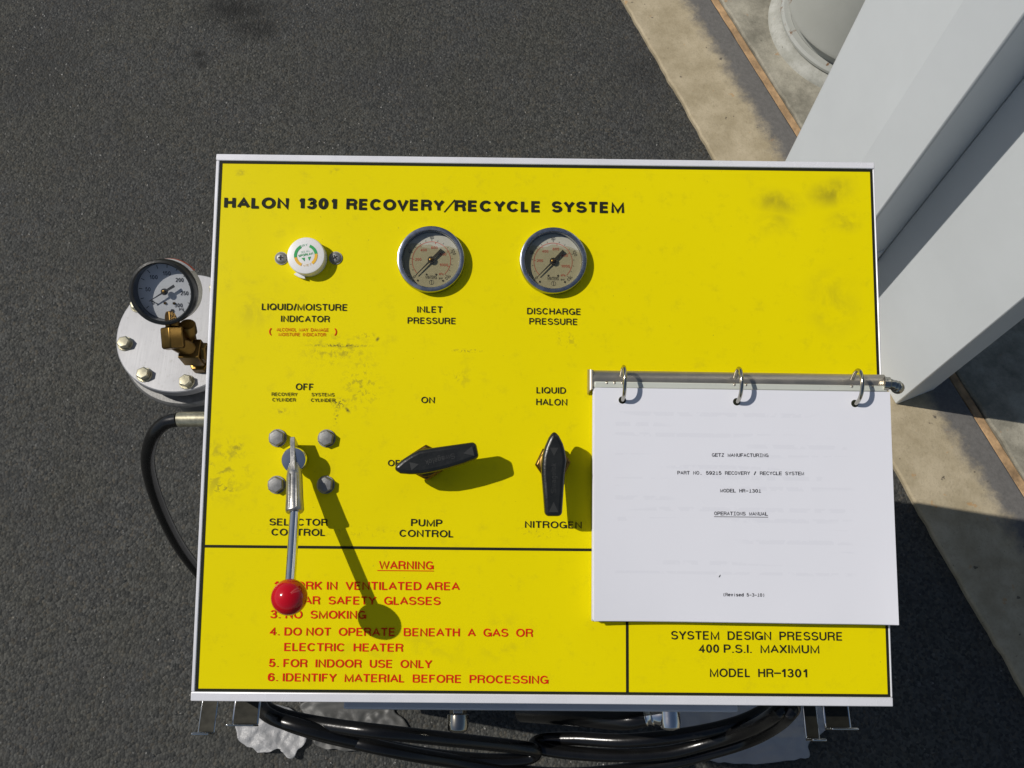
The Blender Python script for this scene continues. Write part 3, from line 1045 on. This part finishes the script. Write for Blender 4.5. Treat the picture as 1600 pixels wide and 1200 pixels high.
# ---- four hex bolts round the selector
b = MB()
b.ring([(.0030, .0002), (.0080, .0002), (.0080, .0014), (.0030, .0014)], 40)
b.lathe([(.0074, .0015), (.0074, .0060), (.0064, .0068), (.0060, .0069)], 6)
hb = obj('hex_bolt', b, ZINC, mach, on_panel(431.5, 684, .006, R(92)), centre=False, smooth=25, bevel=.0003)
for u, v, r in ((508.5, 684.5, 82), (430, 757.5, 95), (507, 757.5, 88)):
    copy_part(hb, mach, on_panel(u, v, .006, R(r)))

# ---- selector lever
zb = lambda v: .008 + (v - 686) * (0.070 - .008) / (933 - 686)


def lev(u, v, dz):
    p = pp(u, v, dz)
    return Vector((p.x, p.y, dz))


tip = lev(462.5, 687, .008)
hub = lev(459, 718.5, .0195)
slA = lev(459.5, 740, .0230)
slB = lev(460, 799, zb(799))
ball = lev(452, 933, .070)
b = MB()
Th = Matrix.Translation((hub.x, hub.y, 0))
b.lathe([(.0088, .0003), (.0088, .0135), (.0108, .0140), (.0110, .0190), (.0103, .0202), (.006, .0206)], 56, Th)
lever = obj('selector_lever', b, CHROME, mach, PM, label='chrome lever with a red ball on its end')
ax = (slB - slA).normalized()
sd = Vector((1, 0, 0))
sd = (sd - ax * sd.dot(ax)).normalized()
nn = sd.cross(ax)
if nn.z < 0: nn = -nn
b = MB()
fr = Matrix((sd, ax, nn)).transposed().to_4x4()
fr.translation = hub
# pointed blade over the hub
prof = [(-.0150, -.014), (.0185, -.010), (.0225, -.0065), (.0170, .0010), (.0060, .0052), (-.0080, .0052), (-.0200, .0052), (-.0200, -.014)]
Bl = fr @ Matrix(((0, 0, 1, 0), (1, 0, 0, 0), (0, 1, 0, 0), (0, 0, 0, 1)))
b.prism(prof, -.0021, .0021, Bl)
# cast socket for the rod, with a rib each side
L = (slB - slA).length
Ts = Matrix((sd, nn.cross(sd) * -1, ax)).transposed().to_4x4()
Ts = Matrix((sd, -nn, ax)).transposed().to_4x4()
Ts.translation = slA - nn * .0015
b.lathe([(.0045, -.010), (.0060, -.004), (.0068, .002), (.0072, L * .6), (.0078, L - .002), (.0072, L), (.0050, L + .0003)], 28, Ts)
b.box((.0030, -.0066, L * .5), (.0016, .0022, L * .92), Ts)
b.box((-.0030, -.0066, L * .5), (.0016, .0022, L * .92), Ts)
obj('socket', b, STEEL, lever, PM, bevel=.0006, smooth=40)
b = MB().tube([slB - ax * .02 - nn * .0015, slB - nn * .0015, slB.lerp(ball, .5) - nn * .0012, ball], .0043, 22)
obj('rod', b, CHROME, lever, PM)
b = MB().sphere(ball, .0144, None, 56, 28)
obj('ball_knob', b, REDB, lever, PM)


# ---- black bar handles
def handle(outline, tipuv, tailuv, nut, nut_rot, label):
    Zt = .037
    b = MB()
    pts = [pp(u, v, Zt) for u, v in outline]
    b.prism([(p.x, p.y) for p in pts], .0225, Zt)
    hd = obj('valve_handle', b, BLACKP, mach, PM, bevel=.0035, segs=4, label=label, smooth=50)
    b = MB()
    n = pp(*nut, .010)
    b.lathe([(.0158, .0004), (.0158, .0085), (.0140, .0100)], 6, Matrix.Translation((n.x, n.y, 0)) @ Matrix.Rotation(nut_rot, 4, 'Z'))
    b.lathe([(.0125, .0100), (.0125, .0150), (.0098, .0160)], 40, Matrix.Translation((n.x, n.y, 0)))
    obj('brass_nut', b, BRASS, hd, PM, bevel=.0006)
    b = MB().lathe([(.0095, .0150), (.0105, .0180), (.0105, .0225)], 36, Matrix.Translation((n.x, n.y, 0)))
    obj('stem', b, BLACKP, hd, PM)
    b = MB()
    a = pp(*tailuv, Zt)
    c = pp(*tipuv, Zt)
    d = c - a
    p0 = a + d * .27
    p1 = a + d * .62
    e = Vector((-d.y, d.x)).normalized()
    line(b, 'Swagelok', p0 - e * .0020, p1 - e * .0020, .0045, Zt + .0002, .12)
    for f0, f1, wd in ((.05, .17, .0042), (.80, .70, .0036)):
        q0 = a + d * f0
        q1 = a + d * f1
        b._new([(*(q0 + e * wd), Zt + .0002), (*(q0 - e * wd), Zt + .0002), (*q1, Zt + .0002)], [(0, 1, 2)])
    obj('embossing', b, BLACKE, hd, PM, smooth=0)
    return hd


handle([(613.8, 733), (620, 725), (629.5, 717), (642, 709), (654, 702.8), (672, 700), (700, 696), (743, 690), (748.3, 715), (726, 724), (700, 732), (677, 737.5), (656.5, 741),
        (640, 741.2), (625, 740)], (615, 735), (746, 703), (666, 722.5), R(33), 'black bar handle pointing left at OFF on a brass nut')
handle([(866, 672), (874, 681), (880, 693), (882.8, 702.6), (885.5, 719.5), (882.6, 742), (880.5, 775), (878.3, 807), (851.6, 807), (849.3, 775), (846.6, 742), (846.6, 726), (848, 711),
        (852, 697), (858, 683)], (866, 673), (865, 807), (864, 724), R(5), 'black bar handle pointing up at LIQUID HALON on a brass nut')

# ---- flanged filter vessel on the left side
pz = 0.80
pc = at(285, 518, pz)
T = Matrix.Translation((pc.x, pc.y, 0))
pr = 0.0705
b = MB().lathe([(pr - .012, .20), (pr - .012, pz - .055), (pr - .012, pz - .013)], 64, T)
b.lathe([(pr - .016, .17), (pr - .012, .1995)], 48, T)
ves = obj('filter_vessel', b, DARKC, mach)
b = MB().lathe([(pr - .0008, pz - .012), (pr, pz - .011), (pr, pz - .001), (pr - .001, pz)], 96, T)
obj('flange_plate', b, ALU, ves, smooth=30)
b = MB().ring([(pr - .0115, pz - .040), (pr + .002, pz - .040), (pr + .004, pz - .036), (pr + .004, pz - .031), (pr + .002, pz - .028), (pr - .0115, pz - .028)], 80, T)
obj('lower_flange', b, ZINC, ves)
b = MB()
b.lathe([(.0072, 0), (.0072, .0062), (.0062, .0072), (.003, .0074)], 6)
b.ring([(.003, -.0001), (.0082, -.0001), (.0082, .0012), (.003, .0012)], 30)
fb = None
for k, a in enumerate((150, 195, 238, 283, 15, 60, 105, 328)):
    Mb = Matrix.Translation((pc.x + math.cos(R(a)) * pr * .86, pc.y + math.sin(R(a)) * pr * .86, pz + .0002)) @ Matrix.Rotation(k * 1.3, 4, 'Z')
    if fb is None: fb = obj('flange_bolt', b, ZINCY, ves, Mb, centre=False, bevel=.0005)
    else: copy_part(fb, ves, Mb)
# brass tee and elbow on the plate
tc = at(284, 545, pz + .03)
b = MB()
Tt = Matrix.Translation((tc.x + .012, tc.y - .004, 0))
b.lathe([(.0125, pz + .0003), (.0125, pz + .010), (.0085, pz + .011), (.0085, pz + .022)], 6, Tt)
b.box((tc.x + .012, tc.y - .004, pz + .030), (.021, .021, .021))
b.lathe([(.0085, 0), (.0085, .0102), (.0105, .0104), (.0105, .015), (.0085, .016)], 6, Matrix.Translation((tc.x + .012, tc.y - .004, pz + .030)) @ Matrix.Rotation(R(90), 4, 'Y'))
obj('brass_tee', b, BRASS, ves, bevel=.0012)
gz = pz + .088
gc = at(253, 457, gz)
gn = Vector((.02, -.55, .835)).normalized()
he = at(272, 533, pz + .052)
b = MB()
st = gc - gn * .022
dv = (he - st)
rotq = dv.to_track_quat('Z', 'X').to_matrix().to_4x4()
Tg = Matrix.Translation(st) @ rotq
LL = dv.length
b.lathe([(.0075, LL - .030), (.0075, LL - .014), (.0118, LL - .0138), (.0125, LL - .012), (.0125, LL + .006), (.011, LL + .008)], 6, Tg)
tv = Vector((tc.x + .012, tc.y - .004, pz + .034))
b.tube([he, he.lerp(tv, .5), tv], .0088, 20)
obj('brass_stem', b, BRASS, ves, bevel=.001)
cp = at(293, 508, pz + .055)
b = MB()
Tq = Matrix.Translation(cp) @ Vector((.1, .35, .9)).normalized().to_track_quat('Z', 'X').to_matrix().to_4x4()
b.lathe([(.0060, -.024), (.0060, -.010), (.0082, -.0098), (.0082, .000), (.0076, .0012), (.003, .0014)], 36, Tq)
b.tube([cp - Vector((.1, .35, .9)).normalized() * .020, tv], .006, 18)
obj('brass_cap', b, BRASS, ves)
# its gauge
gx = Vector((0, 1, 0)).cross(gn).normalized()
gy = gn.cross(gx)
qz = Matrix((gx, gy, gn)).transposed().to_4x4()
Tg = Matrix.Translation(gc) @ qz
rg = .0325
b = MB().ring([(rg - .0042, -.0125), (rg - .0042, .0005), (rg - .003, .0018), (rg - .0008, .0012), (rg, -.0005), (rg, -.0100), (rg - .0008, -.0125)], 80, Tg)
vg = obj('vessel_gauge', b, BLACKP, mach, label='tilted white faced pressure gauge with black rim over the bolted flange')
b = MB()
b.mi = 0
b.lathe([(rg - .006, -.0300), (rg - .0020, -.0285), (rg - .0012, -.026), (rg - .0012, -.0127)], 64, Tg)
b.mi = 1
b.arc_strip(rg - .0010, rg - .0010, 0, 1, 0, Tg)
vs_ = []
for (za, zb2, mi_) in ((-.0275, -.0222, 1), (-.0222, -.0130, 2)):
    b.mi = mi_
    v, f = [], []
    for i in range(19):
        a = R(40 + 75 * i / 18)
        for zz in (za, zb2): v.append(((rg - .0006) * math.cos(a), (rg - .0006) * math.sin(a), zz))
    for i in range(18): f.append((2 * i, 2 * i + 2, 2 * i + 3, 2 * i + 1))
    b._new(v, f, Tg)
obj('gauge_case', b, [CASEW, REDC, WPLAST], vg)
d = MB()
rd = rg - .0044
d.mi = 0
d.lathe([(rd, -.0082), (rd, -.0076)], 64)
z = -.0073
d.mi = 1
for i in range(13):
    a = R(220 - 270 * i / 12)
    ln = .0036
    d.box((rd * .90, 0, z), (ln, .0007, .00002), Matrix.Rotation(a, 4, 'Z'))
for i, s in enumerate(('0', '50', '100', '150', '200', '250', '300')):
    a = R(220 - 45 * i)
    c = Vector((math.cos(a), math.sin(a))) * rd * .64
    wdt = .0026 * len(s)
    line(d, s, (c.x - wdt / 2, c.y - .002), (c.x + wdt / 2, c.y - .002), .0042, z, .17)
line(d, 'psi', (rd * .42, -rd * .66), (rd * .58, -rd * .66), .0026, z, .13)
d.lathe([(.0022, z), (.0022, z + .0001)], 6, Matrix.Translation((rd * .18, -rd * .70, 0)))
d.box((-rd * .22, -rd * .55, z), (rd * .32, rd * .035, .00002), Matrix.Rotation(R(-25), 4, 'Z'))
d.mi = 2
for sx in (-.06, .26): d.lathe([(.0014, z), (.0014, z + .0008)], 16, Matrix.Translation((sx * rd, -rd * .42, 0)))
obj('dial', d, [DIALW, DINK, BRASS], vg, Tg @ Matrix.Translation((0, 0, -.0042)), centre=False, smooth=0)
n = needle(rd, -.0070, R(212), .42, .66)
obj('needle', n, [DINK, BRASS], vg, Tg, centre=False)
b = MB().lathe([(rg - .0044, -.0008), (rg - .0044, -.0002)], 64, Tg)
obj('glass', b, GLASS, vg)


# ---- hoses
def smooth_path(pts, n=14):
    P = [Vector(p) for p in pts]
    P = [P[0] * 2 - P[1]] + P + [P[-1] * 2 - P[-2]]
    out = []
    for i in range(1, len(P) - 2):
        for k in range(n):
            t = k / n
            a, b_, c, d = P[i - 1], P[i], P[i + 1], P[i + 2]
            out.append(.5 * ((2 * b_) + (c - a) * t + (2 * a - 5 * b_ + 4 * c - d) * t * t + (3 * b_ - a - 3 * c + d) * t ** 3))
    out.append(P[-2])
    return out


z0 = .80
pts = [at(345, 655, z0), at(300, 655, z0), at(279, 655.5, z0), at(258, 661, z0 - .006), at(240, 680, z0 - .02), at(231, 715, z0 - .05), at(237, 755, z0 - .09), at(255, 805, z0 - .14),
       at(280, 853, z0 - .20), at(310, 893, z0 - .26), at(345, 930, z0 - .31)]
b = MB().tube(smooth_path(pts[2:]), .0073, 18)
sh = obj('side_hose', b, RUBBER, mach)
b = MB().tube([pts[0], pts[1], at(281, 655.4, z0)], .0079, 24)
b.tube([at(281, 655.4, z0), at(278, 655.6, z0)], .0074, 24)
obj('ferrule', b, ZINCY, sh)

yh = lambda z, v: at(800, v, z)
# hooks on the front face
def hook_mesh():
    b = MB()
    out, up, wd, t = .046, .020, .0130, .0022
    b.box((0, .001, -.006), (wd, t, .026))
    b.box((0, -out / 2 - .0002, .0065), (wd, out - .001, t))
    b.box((0, -out - .0006, .0065 + up / 2 - t / 2), (wd, t, up))
    return b


hk = None
zf = .785
for u, v, sx, sy in ((331, 1104, 1.2, 1.0), (389, 1106, 1.9, .84), (1262, 1116, 1.0, 1.02), (1303, 1118, 1.9, .82)):
    p = at(u, v, zf)
    Mh = Matrix.Translation((p.x, y0 - .0022, zf)) @ Matrix.Diagonal((sx, sy, 1, 1))
    if hk is None:
        hk = obj('hose_hook', hook_mesh(), [HOOK, CHROME], mach, Mh, centre=False, bevel=.0008)
        hk.modifiers[0].material = 1  # bevels alone stay chrome, so the bright edge glint is set by material
    else: copy_part(hk, mach, Mh)
# coil hanging on the hooks
xa = at(392, 1115, .79).x
xb = at(1306, 1125, .79).x


def coil(name, yfr, ybk, sag, xin, rad, lab=None, ph=0.0, half=None):
    pts = []
    n = 46
    for i in range(n):
        a = 2 * math.pi * i / n
        c, s_ = math.cos(a), math.sin(a)
        f = (1 + c) / 2
        x = (xa + xin) + (xb - xin - xa - xin) * f
        front = s_ < 0
        y = (yfr if front else ybk)
        mixv = min(1, abs(s_) * 2.2)
        ymid = (yfr + ybk) / 2
        y = ymid + (y - ymid) * mixv
        zz = .792 - sag * (math.sin(math.pi * f) ** .8) * (1.0 if front else .9) + .006 * math.sin(3 * a + ph)
        y += .004 * math.sin(2 * a + ph)
        pts.append((x, y, zz))
    P = [Vector(p) for p in pts]
    out = []
    for i in range(n):
        a, b_, c, d = P[i - 1], P[i], P[(i + 1) % n], P[(i + 2) % n]
        for k in range(4):
            t = k / 4
            out.append(.5 * ((2 * b_) + (c - a) * t + (2 * a - 5 * b_ + 4 * c - d) * t * t + (3 * b_ - a - 3 * c + d) * t ** 3))
    b = MB().tube(out, rad, 16, None, True)
    return obj(name, b, RUBBER, mach)


# left bundle: two strands bending round at the middle; right bundle likewise
def hose(name, pts, r=.0069):
    ends = [Vector((q.x, y0 + .012, q.z - .004)) for q in (pts[0], pts[-1])]      # both ends enter the cabinet
    b = MB().tube(smooth_path([ends[0]] + pts + [ends[1]], 10), r, 18)
    return obj(name, b, RUBBER, mach)


zh = .79
h1 = hose('front_hose', [at(405, 1094, zh - .085), at(412, 1104, zh - .068), at(428, 1113, zh - .058), at(455, 1122, zh - .047), at(520, 1134, zh - .026), at(600, 1144, zh - .016), at(700, 1155, zh - .05),
                         at(800, 1166, zh - .10), at(836, 1173, zh - .12), at(825, 1184, zh - .13), at(770, 1188, zh - .12), at(680, 1181, zh - .09), at(590, 1165, zh - .055), at(520, 1149, zh - .03),
                         at(465, 1134, zh - .022), at(428, 1122, zh - .03), at(410, 1108, zh - .05), at(415, 1094, zh - .10)])
h2 = hose('front_hose', [at(412, 1106, zh - .100), at(440, 1127, zh - .085), at(500, 1147, zh - .062), at(570, 1163, zh - .042), at(640, 1178, zh - .06), at(720, 1191, zh - .1), at(800, 1204, zh - .13), at(880, 1210, zh - .15), at(960, 1205, zh - .152),
                         at(1040, 1193, zh - .148), at(1110, 1176, zh - .138), at(1170, 1157, zh - .115), at(1210, 1136, zh - .065), at(1234, 1114, zh), at(1240, 1098, zh - .03)])
h3 = hose('front_hose', [at(1226, 1098, zh - .03), at(1215, 1112, zh), at(1185, 1132, zh - .05), at(1150, 1147, zh - .085), at(1100, 1162, zh - .110), at(1040, 1176, zh - .122), at(960, 1180, zh - .126), at(880, 1175, zh - .13),
                         at(836, 1166, zh - .13), at(850, 1156, zh - .14), at(900, 1154, zh - .13), at(980, 1157, zh - .11), at(1080, 1146, zh - .10), at(1150, 1130, zh - .09), at(1190, 1112, zh - .10), at(1200, 1100, zh - .12)])
# printing on the near hose
b = MB()
b.box((.035, .0295, .800), (.36, .026, .018))
obj('front_rail', b, CAB, mach, bevel=.0015)
# chrome plug and elbow on the front
b = MB()
c = at(716, 1112, .77)
Tp = Matrix.Translation((c.x, y0, .770)) @ Matrix.Rotation(R(90), 4, 'X')
b.lathe([(.0095, .0002), (.0095, .020), (.0082, .0205), (.0082, .030)], 6, Tp)
b.lathe([(.0102, .0302), (.0102, .040), (.0090, .0445), (.0055, .0465), (.001, .047)], 36, Tp)
obj('hose_plug', b, NICKEL, mach, bevel=.0006)
b = MB()
c = at(1046, 1118, .77)
Tp = Matrix.Translation((c.x, y0, .770)) @ Matrix.Rotation(R(90), 4, 'X')
b.lathe([(.0100, .0002), (.0100, .036), (.0088, .041), (.004, .043)], 28, Tp)
e0 = Vector((c.x, y0 - .028, .770))
dr = Vector((-.9, -.12, -.40)).normalized()
Te = Matrix.Translation(e0) @ dr.to_track_quat('Z', 'Y').to_matrix().to_4x4()
pf = [(.0088, .004)]
for k in range(4):
    zz = .010 + k * .006
    pf += [(.0098 - k * .0004, zz), (.0078 - k * .0004, zz + .0045), (.0078 - k * .0004, zz + .0055)]
b.lathe(pf, 28, Te)
obj('hose_elbow', b, CHROME, mach, bevel=.0004)
b = MB().tube(smooth_path([e0 + dr * .024, e0 + dr * .05, e0 + dr * .10 + Vector((0, .01, -.03)), e0 + dr * .15 + Vector((0, .02, -.12))], 8), .0092, 18)
obj('outlet_hose', b, RUBBER, mach)

# ================================================================== THE MANUAL
# it lies on the sheet; its frame is turned a little
Zp = .0115                                              # height of the top page above the sheet
cTL, cTR, cBL, cBR = pp(926, 606, Zp), pp(1393, 612, Zp), pp(931, 969, Zp), pp(1400, 976, Zp)
cen = (cTL + cTR + cBL + cBR) / 4
a = math.atan2((cTR - cTL).y + (cBR - cBL).y, (cTR - cTL).x + (cBR - cBL).x)
man = thing('operations_manual', 'white typed manual held by three metal rings, lying over the edge of the yellow panel', 'manual', PM @ Vector((cen.x, cen.y, .001)))
MM = PM @ Matrix.Translation((cen.x, cen.y, 0)) @ Matrix.Rotation(a, 4, 'Z')
Ra = Matrix.Rotation(-a, 2)


def ml(u, v, dz):                                       # a photo place in the manual's own frame
    return Ra @ (pp(u, v, dz) - cen)


pw = ((cTR - cTL).length + (cBR - cBL).length) / 2
ph = ((cTL - cBL).length + (cTR - cBR).length) / 2
b = MB()
rnd = random.Random(3)
zs = .0022
def curl(x, y):                                         # how far the free corners lift off the stack
    fx, fy = abs(x) / (pw / 2), (ph / 2 - y) / ph
    return .0030 * fx ** 5 * fy ** 2 * (1.25 if x > 0 else .8) + .0010 * fy ** 6 * math.sin(x * 30) * min(1, fx * 2)


for k in range(9):                                      # a stack of leaves, each a touch out of line
    t = .00095
    dx, dy = (rnd.random() - .5) * .0022, (rnd.random() - .5) * .0016
    if k == 8: dx = dy = 0
    NX, NY = 28, 22
    v, f = [], []
    for lay in (0, 1):
        for j in range(NY + 1):
            for i in range(NX + 1):
                x, y = pw * (i / NX - .5), ph * (j / NY - .5)
                v.append((x + dx, y + dy, zs + lay * t + curl(x, y) * (.35 + .65 * k / 8)))
    q1 = (NX + 1) * (NY + 1)
    for j in range(NY):
        for i in range(NX):
            a_ = j * (NX + 1) + i
            f.append((q1 + a_, q1 + a_ + 1, q1 + a_ + NX + 2, q1 + a_ + NX + 1))
            f.append((a_, a_ + NX + 1, a_ + NX + 2, a_ + 1))
    for i in range(NX):
        for a_ in (i, NY * (NX + 1) + i): f.append((a_, a_ + 1, q1 + a_ + 1, q1 + a_))
    for j in range(NY):
        for a_ in (j * (NX + 1), j * (NX + 1) + NX): f.append((a_, a_ + NX + 1, q1 + a_ + NX + 1, q1 + a_))
    b._new(v, f)
    zs += t + .00008
ztop = zs - .00008
pages = obj('pages', b, PAPER, man, MM, centre=False, smooth=30)
b = MB()
b.box((0, .0040, .0012), (pw + .002, ph + .012, .0018))
obj('back_cover', b, FEED, man, MM, centre=False, bevel=.0005)
b = MB()
b.box((-.0006, ph / 2 + .0030, .0060), (pw - .001, .0056, .0076))
obj('binding_edge', b, FEED, man, MM, centre=False, bevel=.001)
# typed lines
b = MB()
lines = [('GETZ MANUFACTURING', 1112, 713.6, 1201, 714.2, 5.6), ('PART NO. 59215 RECOVERY / RECYCLE SYSTEM', 1058, 741.4, 1256.4, 742.6, 5.6),
         ('MODEL HR-1301', 1125, 769.2, 1189.5, 769.8, 5.6), ('OPERATIONS MANUAL', 1115.6, 805, 1200, 805.8, 5.8), ('(Revised 5-3-10)', 1129, 931.6, 1195.2, 932.4, 5.4)]
for s, u0, v0, u1, v1, cap in lines[:-1]: mono(b, s, u0, v0, u1, v1, cap, ztop, ztop + .00025)
q0, q1 = pp(1115.6, 807.2, ztop), pp(1200, 808, ztop)
b._new([(q0.x, q0.y - .0003, ztop + .0002), (q1.x, q1.y - .0003, ztop + .0002), (q1.x, q1.y + .0002, ztop + .0002), (q0.x, q0.y + .0002, ztop + .0002)], [(0, 1, 2, 3)])
obj('title_typing', b, TYPE, pages, PM, centre=False, smooth=0)
b = MB()
mono(b, *lines[-1], ztop, ztop + .00025)
obj('revision_typing', b, TYPE, pages, PM, centre=False, smooth=0)
b = MB()
q = pp(1124, 900, ztop)
b.prism([(q.x - .0007, q.y - .0012), (q.x + .0004, q.y - .0006), (q.x + .0010, q.y + .0012), (q.x - .0001, q.y + .0003)], ztop + .0001, ztop + .0003)
obj('ink_spot', b, TYPE, pages, PM, centre=False, smooth=0)
# ring metal
s0, s1 = ml(918, 592, .008), ml(1396, 600, .008)
ys = (s0.y + s1.y) / 2
b = MB()
sec = [(-.0086, .0010), (-.0086, .0034), (-.0062, .0066), (-.0022, .0082), (.0022, .0082), (.0062, .0066), (.0086, .0034), (.0086, .0010)]
Tx = Matrix(((0, 0, 1, 0), (1, 0, 0, ys), (0, 1, 0, 0), (0, 0, 0, 1)))
b.prism(sec, s0.x + .004, s1.x - .006, Tx)
for u in (948, 960, 972, 1147, 1165, 1330, 1362):
    r_ = ml(u, 598, .008)
    b.sphere((r_.x, ys - .0034, .0078), .0023, None, 16, 8)
spine = obj('ring_spine', b, SPINE, man, MM, centre=False)
xx = s0.x + .004                                         # end plate curling down at the left
prof = smooth_path([(.0000, .0086, 0), (-.0022, .0078, 0), (-.0034, .0050, 0), (-.0036, .0016, 0)], 4)
b = MB()
v, f = [], []
for k, p in enumerate(prof):
    wv = .0084 + .0012 * k / len(prof)
    for th in (0, .0012):
        v += [(xx + p.x + th, ys - wv - .004 * k / len(prof), p.y - th * .4), (xx + p.x + th, ys + wv, p.y - th * .4)]
for k in range(len(prof) - 1):
    o_ = 4 * k
    f += [(o_, o_ + 1, o_ + 5, o_ + 4), (o_ + 2, o_ + 6, o_ + 7, o_ + 3), (o_, o_ + 4, o_ + 6, o_ + 2), (o_ + 1, o_ + 3, o_ + 7, o_ + 5)]
e_ = 4 * (len(prof) - 1)
f += [(0, 2, 3, 1), (e_, e_ + 1, e_ + 3, e_ + 2)]
b._new(v, f)
obj('end_plate', b, SPINE, man, MM, centre=False)
xx, sg = s1.x - .006, 1
path = [(xx - .003, ys, .0090), (xx + .002, ys - .0005, .0098), (xx + .0062, ys - .0015, .0088), (xx + .0098, ys - .003, .0070), (xx + .0112, ys - .0035, .0045)]
b = MB().tube(smooth_path(path, 6), [.0060] * 6 + [.0046] * 6 + [.0050] * 4 + [.0058] * 6 + [.0048] * 2 + [.002], 20)
obj('trigger', b, NICKEL, man, MM, centre=False)
ring_pts = [(.0030, .0070), (.0068, .0110), (.0095, .0160), (.0102, .0205), (.0080, .0252), (.0030, .0282), (-.0030, .0290), (-.0095, .0272), (-.0150, .0226), (-.0180, .0165), (-.0188, ztop + .0002), (-.0186, .004)]
ring0 = None
for u, v in ((972, 600), (1150, 604), (1334, 608)):
    r_ = ml(u, v, .010)
    if ring0 is None:
        b = MB().tube(smooth_path([(0, y, z) for y, z in ring_pts], 6), .0017, 14)
        Mr = MM @ Matrix.Translation((r_.x, ys, 0))
        ring0 = obj('binder_ring', b, NICKEL, man, Mr, centre=False)
        b = MB().lathe([(.0033, ztop + .00012), (.0033, ztop + .00022)], 24, Matrix.Translation((0, -.0186, 0)))
        obj('punched_hole', b, INK, ring0, Mr, centre=False)
    else:
        copy_part(ring0, man, MM @ Matrix.Translation((r_.x, ys, 0)))


# ================================================================== plastic wrapping on the ground
def film(name, outline, label, seed, hgt, m_=None):
    rnd = random.Random(seed)
    from mathutils import noise
    b = MB()
    P = [Vector(p) for p in outline]
    n = len(P)
    out = []
    for i in range(n):
        p0_, p1_, p2_, p3_ = P[i - 1], P[i], P[(i + 1) % n], P[(i + 2) % n]
        for k in range(9):
            t = k / 9
            q = .5 * ((2 * p1_) + (p2_ - p0_) * t + (2 * p0_ - 5 * p1_ + 4 * p2_ - p3_) * t * t + (3 * p1_ - p0_ - 3 * p2_ + p3_) * t ** 3)
            q = q + Vector((noise.noise((q.x * 60, q.y * 60, seed)), noise.noise((q.x * 60, q.y * 60, seed + 9)))) * .004
            out.append(q)
    c0 = sum(out, Vector((0, 0))) / len(out)
    m = len(out)
    nr = 26
    v, f = [], []
    for k in range(1, nr + 1):
        for q in out:
            p = c0.lerp(q, k / nr)
            fold = 1 - abs(noise.noise((p.x * 7, p.y * 10, seed))) * 2.2
            z_ = .004 + hgt * max(0, fold) ** 2 + .45 * hgt * abs(noise.noise((p.x * 26, p.y * 26, seed + 5))) + .0035 * noise.noise((p.x * 80, p.y * 80, 2))
            v.append((p.x, p.y, max(.004, z_)))
    for k in range(nr - 1):
        for i in range(m):
            j = (i + 1) % m
            f.append((k * m + i, k * m + j, (k + 1) * m + j, (k + 1) * m + i))
    f.append(tuple(range(m)))
    b._new(v, f)
    o = obj(name, b, m_ or FILM, None, smooth=60)
    md = o.modifiers.new('thickness', 'SOLIDIFY')
    md.thickness = .0012
    tag(o, label, 'plastic sheet')
    o['group'] = 'crumpled plastic sheets under the machine'
    return o


def gp(*uv): return [tuple(at(u, v, 0.01)[:2]) for u, v in uv]


film('plastic_sheet', gp((374, 1112), (372, 1150), (384, 1164), (396, 1168), (404, 1178), (424, 1173), (440, 1172), (456, 1185), (472, 1166), (480, 1150), (470, 1120), (430, 1100)),
     'crumpled milky plastic sheet on the sunlit asphalt below the left hooks', 3, .013)
film('plastic_sheet', gp((476, 1096), (600, 1098), (618, 1112), (640, 1140), (632, 1158), (560, 1172), (510, 1170), (488, 1158), (484, 1130)),
     'dull grey plastic sheet lying behind the left front hoses', 5, .006, FILMG)
film('plastic_sheet', gp((1040, 1092), (1250, 1100), (1300, 1120), (1286, 1140), (1262, 1160), (1250, 1186), (1120, 1190), (1060, 1150)),
     'crumpled milky plastic sheet in deep shade below the right hooks', 8, .018)
